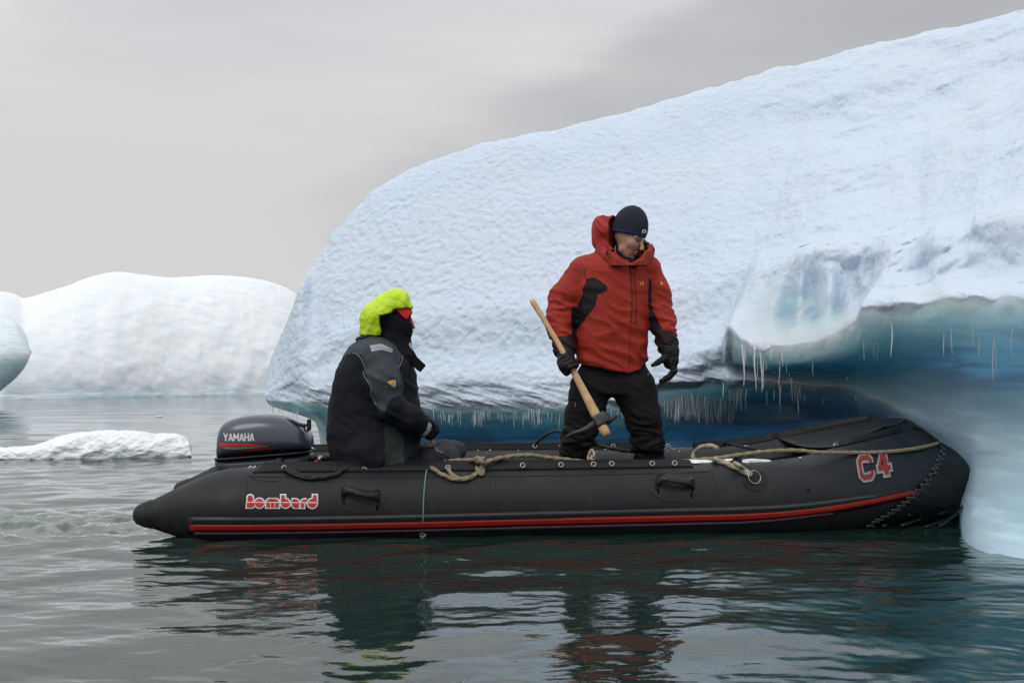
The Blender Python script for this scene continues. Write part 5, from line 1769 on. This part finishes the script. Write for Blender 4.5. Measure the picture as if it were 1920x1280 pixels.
# pocket flap on the thigh
q = np.array([tp(x, y, .003) for x, y in catmull(np.array([(1066, 748), (1085, 750), (1105, 748)], float), 8)])
v, f = tube(q, .004, 5); put('pocket_seam', v, f, TROUS, man)

# boots
for s, (cx_, dy) in (('l', (1078, -.02)), ('r', (1218, .03))):
    S = SDF(m(cx_, 900, dy) - [.30, .26, .22], m(cx_, 850, dy) + [.30, .26, .22], .0075)
    S.lo[2] = FZ - .09
    S = SDF(np.array([m(cx_, 0)[0] - .3, YM + dy - .26, FZ - .10]), np.array([m(cx_, 0)[0] + .3, YM + dy + .22, z(830)]), .0075)
    top_ = m(cx_ - (6 if s == 'l' else -2), 838 if s == 'l' else 856, dy)
    ank = np.array([m(cx_, 0)[0] - (.02 if s == 'l' else -.02), YM + dy, FZ + .08])
    S.cone(top_, ank, .088, .06, k=.03)
    toe = ank + (np.array([-.06, -.17, -.035]) if s == 'l' else np.array([.10, -.15, -.035]))
    S.cone(ank - [0, 0, .02], toe, .058, .050, k=.03)
    S.cut([0, 0, -1], (0, 0, FZ - .075), k=.005)
    S.cut([.1 if s == 'l' else 0, 0, 1], m(cx_, 836 if s == 'l' else 858, dy), k=.004)
    if s == 'l':
        S.cone(m(cx_ + 3, 836, dy) + [0, 0, .02], m(cx_, 850, dy), .075, .07, k=.004, op='sub')
    skin_mesh('boot', S, RUBB, man)
# step boards under the boots belong to the boat floor
v, f = box(bt(.6, .62, FZ - .083), (1.25, .8, .016), np.stack([EF, EL, [0, 0, 1]], 1)); put('floorboard', v, f, PLY, boat, smooth=False)

# ---- hands
def chain(S, pts, r, k=.006):
    for i in range(len(pts) - 1):
        S.cone(pts[i], pts[i + 1], r[i], r[i + 1], k=k)
# axe axis through the gripping hand
AX0, AX1 = m(998, 561, -.06), m(1138, 806, -.40)
axd = (AX1 - AX0); axl = np.linalg.norm(axd); axd /= axl
def axp(t): return AX0 + axd * t
gp = AX0 + axd * (np.linalg.norm(m(1069, 683, -.21) - AX0))
S = SDF(gp - .20, gp + .20, .0048)
wr = m(1060, 652, -.13)
side = np.cross(axd, [0, -1, 0]); side /= np.linalg.norm(side)       # across the handle, in the picture plane
if side[0] < 0: side = -side
vw = np.cross(axd, side); vw = vw if vw[1] < 0 else -vw                # towards the viewer
# cuff and back of the hand (back of the hand faces left and the viewer)
S.cone(m(1059, 645, -.12), m(1061, 668, -.16), .064, .050, k=.02)
S.cone(m(1061, 668, -.16), gp - side * .030 + vw * .018, .047, .042, k=.03)
S.cone(gp - side * .035 - axd * .035, gp - side * .037 + axd * .040, .030, .028, k=.02)
for i, off in enumerate((-.040, -.013, .014, .040)):
    c = gp + axd * off
    r = (.0165, .0170, .0165, .0150)[i]
    chain(S, [c - side * .036 + vw * .014, c - side * .016 + vw * .044, c + side * .018 + vw * .042, c + side * .036 + vw * .012, c + side * .020 - vw * .020], [r * 1.1, r, r, r * .95, r * .8], k=.004)
chain(S, [gp - side * .030 - axd * .045 - vw * .01, gp - axd * .058 - vw * .034, gp + side * .022 - axd * .045 - vw * .030], [.020, .018, .014])
skin_mesh('glove', S, GLOVE, man, fold=[lambda V, N: folds(V, N, .003, axd, 40, 9)])
v, f = tube(catmull([gp - side * .030 + vw * .046 - axd * .05, gp - side * .02 + vw * .058, gp + side * .005 + vw * .056 + axd * .045], 5), .003, 5)
put('glove_piping', v, f, mat('maroon_trim', (.10, .012, .014), rough=.6), man)
# open left hand: thumb to the left, fingers curling down and in
hc = m(1255, 672, -.12)
S = SDF(hc - [.22, .16, .24], hc + [.16, .16, .16], .0048)
S.cone(m(1252, 642, -.09), m(1256, 657, -.11), .068, .058, k=.02)
S.cone(m(1256, 660, -.12), m(1260, 676, -.13), .047, .044, k=.03)
S.ell(m(1256, 678, -.12), (.044, .040, .050), k=.02)
chain(S, [m(1250, 667, -.14), m(1241, 674, -.165), m(1231, 681, -.17), m(1223, 685, -.165)], [.026, .021, .017, .013])
for k_, (dx, dy) in enumerate(((0, -.035), (2, -.010), (4, .018), (3, .042))):
    r = (.0165, .017, .0165, .0145)[k_]
    L = (1.0, 1.08, 1.0, .82)[k_]
    p0 = m(1260 + dx, 684, -.12 + dy)
    chain(S, [p0, p0 + np.array([.006, -.004, -.040]) * L, p0 + np.array([-.026, -.008, -.078]) * L, p0 + np.array([-.072, -.010, -.102]) * L], [r * 1.15, r * 1.05, r, r * .82], k=.004)
skin_mesh('glove', S, GLOVE, man, fold=[lambda V, N: folds(V, N, .0025, (0, 0, 1), 40, 19)])
v, f = tube(catmull([m(1262, 672, -.175), m(1258, 677, -.18), m(1264, 682, -.175)], 5), .0028, 5); put('glove_piping', v, f, bpy.data.materials['maroon_trim'], man)

# ================= pickaxe
WOOD = mat('ash_handle', (.52, .34, .18), rough=.55, var=.22, vscale=6, stretch=(3, 3, 3), dirt=((.20, .12, .06), .60))
IRON = mat('dark_forged_steel', (.045, .045, .05), rough=.5, metal=.6, var=.3, vscale=25, bump=.001, bscale=120)
pick = thing('pickaxe', tuple(AX0), 'pickaxe with a pale wooden handle held in the standing man\'s right hand', 'pickaxe')
tt = np.linspace(0, axl + .03, 40)
va, fa = [], []
for t in tt:
    u = t / axl
    w = np.interp(u, [0, .02, .06, .2, .5, .7, .85, .93, 1.0, 1.04], [.016, .020, .019, .0165, .019, .025, .030, .031, .030, .026]) 
    d = w * np.interp(u, [0, .5, .9, 1.04], [.75, .75, .8, .8])
    bend = side * (.010 * math.sin(u * math.pi * 1.4) - .006)
    for k in range(14):
        a = 2 * math.pi * k / 14
        va.append(axp(t) + bend + side * w * math.cos(a) + vw * d * math.sin(a))
n_ = 14
fa = [(i * n_ + k, i * n_ + (k + 1) % n_, (i + 1) * n_ + (k + 1) % n_, (i + 1) * n_ + k) for i in range(len(tt) - 1) for k in range(n_)] + [tuple(range(n_))[::-1], tuple((len(tt) - 1) * n_ + k for k in range(n_))]
put('handle', np.array(va), fa, WOOD, pick)
hc_ = axp(axl * .925)
S = SDF(hc_ - [.34, .14, .16], hc_ + [.20, .14, .16], .005)
yv = vw
Rh = np.stack([side, yv, axd], 1)
S.rbox(hc_, (.046, .034, .040), .012, Rh, k=.01)
hy = hc_[1] - YM
A = [hc_ + side * .03, m(1139, 790, hy), m(1155, 780, hy)]
S.cone(A[0], A[1], .026, .017, k=.02); S.cone(A[1], A[2], .017, .013, k=.01)
q = catmull([hc_ - side * .03, m(1105, 801, hy), m(1090, 808, hy), m(1075, 812, hy), m(1062, 818, hy)], 4)
rr_ = np.linspace(.024, .006, len(q))
for i in range(len(q) - 1):
    S.cone(q[i], q[i + 1], rr_[i], rr_[i + 1], k=.006)
skin_mesh('pick_head', S, IRON, pick, sm=1)

# ================= seated man steering
YS = 7.08
def g(px, py, dy=0.0):
    return P(px, py, YS + dy)
zs = lambda p: g(0, p)[2]
lo = np.array([g(600, 0)[0], YS - .36, g(0, 895)[2] - .05]); hi = np.array([g(890, 0)[0], YS + .75, g(0, 530)[2]])
B = SDF(lo, hi, .0075)
h2 = g(741, 608, .0)
B.ell(g(737, 596), (.098, .078, .098), k=.01)
B.ell(g(748, 618), (.070, .060, .080), k=.03)
B.ell(g(757, 636), (.030, .030, .024), k=.03)
B.cone(g(771, 597), g(775.5, 614), .008, .012, k=.012)
B.cone(g(732, 625), g(722, 650), .06, .068, k=.03)
B.stack([(zs(p), g(c, p)[0], YS + .02, w, d) for p, c, w, d in [(648, 712, .09, .12), (668, 704, .13, .17), (720, 698, .15, .18), (800, 692, .16, .17), (865, 692, .17, .18)]], k=.05)
B.cone(g(712, 672, -.14), g(722, 760, -.18), .06, .05, k=.03); B.cone(g(722, 760, -.18), g(795, 800, -.10), .05, .034, k=.03)
B.cone(g(795, 800, -.10), g(806, 818, -.04), .03, .022, k=.02)
B.cone(g(712, 672, .20), g(735, 760, .22), .06, .05, k=.03); B.cone(g(735, 760, .22), g(800, 812, .12), .05, .03, k=.03)
for dy in (-.06, .22):
    B.cone(g(700, 860, dy), g(800, 864, dy + .07), .06, .05, k=.03)
    B.cone(g(800, 864, dy + .07), g(832, 866, dy + .16), .05, .045, k=.03)
    B.cone(g(832, 868, dy + .16), g(846, 930, dy + .28), .045, .04, k=.03)
for k_ in range(4):
    p0 = g(804, 820, -.05 + k_ * .02)
    B.cone(p0, p0 + [.03, .0, -.035], .010, .009, k=.004); B.cone(p0 + [.03, .0, -.035], p0 + [.005, .0, -.055], .009, .008, k=.004)
V, Q = B.mesh(); V = smoothv(V, Q, 1); NN = vnormals(V, Q)
helm = put('person', V, Q[:, ::-1] if ((V - V.mean(0)) * NN).sum() < 0 else Q, mat('ruddy_skin', (.40, .17, .12), rough=.5, var=.12, vscale=30, sss=.12), origin=tuple(g(700, 880)))
tag(helm, 'seated man in a dark work suit with a bright yellow hood and black face covering', 'person')

# balaclava
S = SDF(g(690, 680, -.05) - [0, .20, 0], g(785, 560, .05) + [0, .20, 0], .005)
S.ell(g(738, 600), (.108, .088, .108), k=.01)
S.ell(g(748, 620), (.080, .070, .088), k=.03)
S.cone(g(762, 612), g(771, 617), .022, .016, k=.03)
S.ell(g(756, 640), (.038, .040, .034), k=.03)
S.cone(g(730, 628), g(745, 668, -.01), .075, .095, k=.04)
S.cone(g(758, 650), g(763, 672, -.01), .04, .06, k=.03)
# opening for eyes and nose bridge
S.ell(g(779, 600), (.030, .060, .030), k=.006, op='sub')
S.ell(g(783, 613), (.034, .034, .026), k=.006, op='sub')
skin_mesh('balaclava', S, BLACKF, helm, fold=[lambda V, N: folds(V, N, .005, (.6, 0, .8), 16, 70)])
# red headband under the hood
S = SDF(g(740, 600, -.05) - [0, .2, 0], g(785, 565, .05) + [0, .2, 0], .005)
S.ell(g(742, 592), (.108, .090, .085), k=.01)
S.cut([-.62, 0, -.55], g(756, 594), k=.003)
S.cut([.72, 0, -.45], g(768, 594), k=.003)
skin_mesh('headband', S, mat('bright_red_fleece', (.72, .03, .02), rough=.8), helm)
# a pale collar lining and the loose black throat flap
S = SDF(g(750, 665, -.05) - [0, .12, 0], g(780, 635, .05) + [0, .12, 0], .0045)
S.cone(g(764, 645, -.02), g(767, 656, -.02), .022, .026, k=.01)
skin_mesh('collar_lining', S, mat('pale_fleece', (.40, .36, .38), rough=.9), helm)
fl = [(762, 650), (777, 664), (799, 685), (788, 698), (773, 686), (757, 668)]
vf_ = np.array([g(x, y, -.07 + .0016 * (x - 760)) for x, y in fl] + [g(x, y, -.035 + .0016 * (x - 760)) for x, y in fl])
n_ = len(fl)
o = put('throat_flap', vf_, [tuple(range(n_)), tuple(range(2 * n_ - 1, n_ - 1, -1))] + [(i, i + n_, (i + 1) % n_ + n_, (i + 1) % n_) for i in range(n_)], BLACKF, helm, smooth=False)
bevel(o, .006, 3)

# yellow hood: shell with a projecting peak
S = SDF(np.array([g(672, 0)[0], YS - .21, zs(640)]), np.array([g(785, 0)[0], YS + .21, zs(533)]), .0052)
S.ell(g(722, 594), (.135, .128, .125), k=.01)
S.ell(g(738, 570), (.100, .110, .085), k=.04)
S.ell(g(744, 556), (.070, .085, .045), k=.03)
S.cone(g(703, 600), g(701, 624), .088, .085, k=.04, sc=(1, 1.25, 1))
S.cone(g(755, 570), g(768, 576, 0), .05, .022, k=.03, sc=(1, 2.6, 1))
S.cut([0, 0, -1], g(0, 630), k=.006)
# face opening: remove in front of the edge line
a1 = SDF(S.lo, S.lo + S.h * (S.n - 1), S.h)
xg = S.lo[0] + S.h * np.arange(S.n[0]); zg = S.lo[2] + S.h * np.arange(S.n[2])
XG, ZG = np.meshgrid(CX + F * xg / YS, HZ + F * (HC - zg) / YS, indexing='ij')
open_ = [(718, 640), (716.5, 612), (714, 594), (722, 592), (735, 588), (742, 581), (760, 578.5), (779, 580.5), (800, 581), (800, 640)]
d2 = np.full(XG.shape, 1e9)
for i in range(len(open_)):
    ax_, ay_ = open_[i]; bx_, by_ = open_[(i + 1) % len(open_)]
    L2 = (bx_ - ax_) ** 2 + (by_ - ay_) ** 2
    t = np.clip(((XG - ax_) * (bx_ - ax_) + (ZG - ay_) * (by_ - ay_)) / L2, 0, 1)
    d2 = np.minimum(d2, np.hypot(XG - ax_ - t * (bx_ - ax_), ZG - ay_ - t * (by_ - ay_)))
sgn = np.where(inpoly(XG, ZG, open_), 1, -1)
S.G[:] = np.maximum(S.G, (sgn * d2 / F * YS)[:, None, :].astype(np.float32))
def hfold(V, N):
    return folds(V, N, .0055, (.8, 0, -.5), 12, 90) + folds(V, N, .003, (.3, 0, 1), 22, 95)
_, yv_, yq_ = skin_mesh('hood', S, HIVIS, helm, fold=[hfold])
v, f = tube(catmull([g(683, 629, -.05), g(676, 631, -.06), g(670, 634, -.06), g(668, 639, -.06)], 5), [.005] * 10 + [.008] * 6, 6); put('draw_cord', v, f, BLK, helm)
v, f = tube(catmull([g(690, 628, -.08), g(680, 633, -.08), g(673, 633, -.07)], 5), .0085, 6); put('cord_lock', v, f, BLK, helm)

# work suit jacket
S = SDF(np.array([g(600, 0)[0], YS - .40, zs(892)]), np.array([g(830, 0)[0], YS + .36, zs(622)]), .0068)
prof = [(630, 679, 724), (640, 668, 741), (650, 655, 752), (662, 647, 762), (680, 637, 773), (700, 628, 779), (730, 621.5, 783), (760, 616, 787), (790, 613, 791), (815, 612, 790), (840, 613, 785), (862, 620, 775), (876, 634, 768), (886, 650, 762)]
dep = np.interp([p[0] for p in prof], [630, 640, 650, 665, 690, 760, 840, 886], [.115, .15, .19, .22, .235, .235, .24, .22])
S.stack([(zs(p), (g(a, p)[0] + g(b, p)[0]) / 2, YS + .03, (b - a) / 2 / F * YS, d) for (p, a, b), d in zip(prof, dep)], k=.03, e=2.4)
S.cone(g(707, 668, -.15), g(716, 715, -.21), .105, .100, k=.05)
S.cone(g(716, 715, -.21), g(730, 760, -.22), .098, .086, k=.05)
S.cone(g(730, 762, -.22), g(765, 782, -.18), .086, .080, k=.03)
S.cone(g(765, 782, -.18), g(797, 799, -.12), .080, .062, k=.03)
S.cone(g(797, 799, -.12), g(806, 806, -.10), .064, .056, k=.01)
S.cone(g(720, 690, .22), g(742, 760, .24), .095, .085, k=.04)
S.cone(g(742, 760, .24), g(798, 800, .12), .08, .06, k=.04)
# skirt of the suit over the thigh
S.cone(g(690, 850, -.14), g(770, 858, -.06), .115, .075, k=.06)
S.cone(g(700, 866, -.16), g(745, 872, -.14), .07, .06, k=.05)
def gfold(V, N):
    x, y = pxpy(V)
    slv = inpoly(x, y, [(700, 640), (780, 720), (835, 800), (800, 830), (700, 790), (680, 700)])
    lowf = sstep(740, 860, y)
    return (folds(V, N, .009, (.5, 0, .9), 12, 110) * np.where(slv, .9, .45)[:, None] + folds(V, N, .010, (-.5, 0, .8), 7, 120) * (.4 + .8 * lowf)[:, None])
GR = (.050, .060, .070); NAV = (.010, .011, .017)
fr = lambda V: V[:, 1] < YS + .04
gregs = [([(676, 625), (730, 625), (757, 660), (750, 675), (747, 690), (752, 705), (757, 730), (752, 740), (735, 745), (728, 752), (722, 775), (716, 776), (708, 766), (700, 745), (694, 722), (688, 706), (681, 690), (684, 678), (678, 666), (662, 662), (648, 664), (655, 645)], GR, fr),
         ([(719, 790), (738, 800), (752, 812), (758, 830), (756, 850), (760, 884), (722, 884), (722, 830)], (.030, .038, .038), fr),
         ([(660, 640), (662, 662), (650, 666), (640, 672), (646, 655)], GR, None)]
_, sv_, sq_ = skin_mesh('work_suit', S, GREY_J, helm, fold=[gfold], col=lambda V, N: paint(V, NAV, gregs))
sb_ = bvh_of(sv_, sq_)
sp = lambda x, y, e: onhull(x, y, e, YS - .2, bvh=sb_)
decal('reflective_patch', [poly2([(693.5, -648), (713, -645), (717, -646), (736, -654), (735, -662), (716, -656), (697, -659.5)])], lambda x, y, e: sp(x, -y, e), REFL, helm, .003, cell=4, thick=0)
decal('arm_badge', [poly2([(725, -716), (738, -712.5), (736, -724)])], lambda x, y, e: sp(x, -y, e), mat('yellow_print', (.70, .40, .04), rough=.5), helm, .003, cell=4, thick=0)
decal('arm_badge', [stroke([(737.5, -713), (740.5, -714)], 1.4), stroke([(738, -716.5), (742, -717.5)], 1.4), stroke([(737.5, -720), (741, -721)], 1.4), stroke([(736.5, -723), (739, -725)], 1.4), stroke([(740.5, -713.5), (739.5, -724)], 1.0)], lambda x, y, e: sp(x, -y, e), WHITEP, helm, .003, thick=0)
decal('reflective_cuff', [poly2([(783, -815.5), (792, -813), (799, -806), (803, -791), (810, -794), (807, -806), (799, -816), (790, -820)])], lambda x, y, e: sp(x, -y, e), REFL, helm, .003, cell=4, thick=0)
def piping(pts, name='piping'):
    q = np.array([sp(a, b, .001) for a, b in catmull(np.array(pts, float), 6)])
    v, f = tube(q, .0028, 5); put(name, v, f, PIPE, helm)
piping([(661, 662), (669, 664), (677, 672), (682, 682), (683, 688)])
piping([(681, 697), (685, 708), (692, 718), (696, 727), (696, 738), (700, 748), (706, 760)])
piping([(757, 664), (754, 672), (752, 680), (747, 690)])
# cuff strap
v, f = tube(catmull([sp(806, 790, .004), sp(811, 796, .008), g(817, 800, -.12)], 4), .006, 6); put('cuff_strap', v, f, BLACKF, helm)

# legs of the suit
S = SDF(np.array([g(700, 0)[0], YS - .22, FZ]), np.array([g(900, 0)[0], YS + .66, zs(805)]), .0072)
for dy, top_ in ((-.06, 0), (.22, -4)):
    S.cone(g(715, 858 + top_, dy), g(800, 862 + top_, dy + .07), .085, .080, k=.03)
    S.cone(g(800, 862 + top_, dy + .07), g(835, 862 + top_, dy + .16), .080, .082, k=.03)
    S.cone(g(835, 864 + top_, dy + .16), g(846, 920, dy + .28), .085, .07, k=.03)
S.ell(g(838, 845, .22), (.125, .12, .075), k=.04)
def lcol(V, N):
    x, y = pxpy(V)
    c = np.tile([.030, .031, .040], (len(V), 1))
    c[inpoly(x, y, [(845, 838), (880, 845), (885, 875), (840, 872)])] = (.045, .052, .052)
    return c
_, lv_, lq_ = skin_mesh('suit_legs', S, GREY_J, helm, fold=[lambda V, N: folds(V, N, .009, (.8, 0, .5), 12, 130)], col=lcol)
for dy in (.22, .5):
    c = np.array([g(850, 0)[0], YS + dy, FZ + .06])
    S = SDF(c - [.12, .12, .14], c + [.28, .14, .22], .008)
    S.cone(c + [-.01, 0, .14], c + [0, 0, .0], .07, .06, k=.02); S.cone(c + [0, 0, -.02], c + [.17, 0, -.045], .055, .045, k=.02); S.cut([0, 0, -1], (0, 0, FZ - .07))
    skin_mesh('boot', S, RUBB, helm)
lb_ = bvh_of(lv_, lq_)
for p in ([(822, 846), (828, 849), (832, 851)], [(808, 838), (816, 842), (822, 848)]):
    v, f = tube(np.array([onhull(a, b, .003, YS, bvh=lb_) for a, b in p]), .0035, 5); put('zip_pull', v, f, METAL, helm)
# ------------------------------------------------------------------ icicles under the lips of the iceberg
ICM = bpy.data.materials.new('icicle_ice')
ICM.use_nodes = True
_b = ICM.node_tree.nodes['Principled BSDF']
_b.inputs['Base Color'].default_value = (.78, .92, 1.0, 1)
_b.inputs['Roughness'].default_value = .12
_b.inputs['Transmission Weight'].default_value = .0
_b.inputs['IOR'].default_value = 2.0
_b.inputs['Coat Weight'].default_value = 1.0
_b.inputs['Subsurface Weight'].default_value = .5
_b.inputs['Subsurface Radius'].default_value = (.05, .06, .07)
_b.inputs['Subsurface Scale'].default_value = .5
_b.inputs['Specular IOR Level'].default_value = 1.0
bme = BERG.data
bw = np.array(wpos(BERG))
co = np.empty(len(bme.vertices) * 3, dtype=np.float32); bme.vertices.foreach_get('co', co)
bco = co.reshape(-1, 3) + bw
xx, yy = pxpy(bco)
keep = (yy > 560) & (yy < 860) & (bco[:, 1] < 15.5)
fidx = [tuple(p.vertices) for p in bme.polygons if keep[p.vertices[0]]]
used = sorted({i for q in fidx for i in q}); mp_ = {j: k for k, j in enumerate(used)}
IB = BVHTree.FromPolygons([Vector(bco[i]) for i in used], [tuple(mp_[i] for i in q) for q in fidx])
rs = np.random.RandomState(5)
protos = []
def icicle_mesh(length, r):
    n = 14
    t = np.linspace(0, 1, n)
    pts = np.stack([.004 * np.sin(t * 5 + rs.rand() * 6) * length * 4, .003 * np.cos(t * 4 + rs.rand() * 6) * length * 4, -t * length], 1)
    rad = r * (1 - t) ** .75 * (1 + .16 * np.sin(t * 34 + rs.rand() * 6)) + .0012
    return tube(pts, rad, 7)
count = 0
def hang(px, py, lpx, wpx, Ymax=99):
    """icicle with its root seen near (px, py)"""
    global count
    p, n = hit(IB, px, py)
    if p is None or p[1] > Ymax:
        return
    L = lpx / F * p[1]; r = max(wpx * .70 / F * p[1], .003)
    v, f = icicle_mesh(L + .035, r)
    root = p + np.array([0, -.005, .03])
    put('icicle', v + root, f, ICM, BERG)
    count += 1
for _ in range(15):      # far left tip
    x = rs.uniform(502, 600); hang(x, np.interp(x, [500, 560, 600], [757, 770, 786]) + rs.uniform(-3, 1), rs.uniform(6, 24), rs.uniform(.7, 1.3))
for _ in range(74):      # along the main lip
    x = rs.uniform(790, 1062); hang(x, 774 + rs.uniform(-5, 5), rs.choice([rs.uniform(8, 18), rs.uniform(14, 30)]), rs.uniform(.7, 1.3))
for _ in range(8):
    x = rs.uniform(1140, 1180); hang(x, 772 + rs.uniform(-4, 4), rs.uniform(8, 18), rs.uniform(.7, 1.2))
for _ in range(92):      # dense curtain right of the standing man
    x = rs.uniform(1246, 1378); hang(x, np.interp(x, [1246, 1300, 1380], [752, 745, 758]) + rs.uniform(-8, 8), rs.uniform(18, 52) * np.interp(x, [1246, 1290, 1380], [.7, 1, .75]), rs.uniform(1.1, 2.3))
for _ in range(18):
    x = rs.uniform(1368, 1402); hang(x, 733 + rs.uniform(-4, 6), rs.uniform(12, 34), rs.uniform(.9, 1.5))
for x, y, l, w in [(1394, 652, 74, 3.0), (1397, 655, 30, 3.6), (1416, 656, 78, 2.4), (1428, 664, 72, 3.0), (1432, 668, 60, 2.2), (1439, 690, 72, 2.6), (1446, 650, 26, 1.8), (1461, 668, 60, 1.4), (1467, 654, 34, 1.5), (1452, 700, 52, 1.8),
                   (1463, 724, 50, 1.8), (1480, 704, 34, 1.8), (1485, 714, 40, 1.5), (1491, 722, 30, 1.5), (1496, 732, 46, 1.6), (1500, 726, 22, 1.4), (1524, 672, 32, 1.8), (1543, 748, 10, 1.2), (1588, 712, 12, 1.2), (1604, 742, 10, 1.2),
                   (1620, 625, 50, 2.4), (1624, 628, 30, 1.8), (1637, 632, 38, 1.8), (1646, 636, 24, 1.8), (1644, 664, 14, 1.4), (1652, 598, 22, 2.0), (1671, 598, 72, 2.4), (1769, 622, 44, 1.8), (1784, 616, 48, 1.8), (1823, 612, 38, 1.8),
                   (1835, 628, 42, 1.8), (1862, 632, 84, 2.2), (1866, 640, 60, 1.6), (1896, 608, 60, 2.4), (1905, 612, 20, 1.2), (1420, 672, 40, 1.6), (1436, 664, 30, 1.4), (1475, 676, 22, 1.2), (1508, 740, 14, 1.2), (1356, 716, 30, 1.6)]:
    hang(x, y, l, w)
# a dark speck of drifting ice far out
v, f = tube(catmull([P(294, 781, 25.5), P(299, 780, 25.5), P(304, 780.5, 25.5)], 4) * [1, 1, 0] + [0, 0, .01], [.02, .03, .02, .015, .03, .04, .03, .02, .01], 6)
tag(put('ice_fragment', v, f, SNOW, origin=(P(299, 780, 25.5)[0], 25.5, 0)), 'tiny fragment of drifting ice alone on the open water', 'ice fragment')
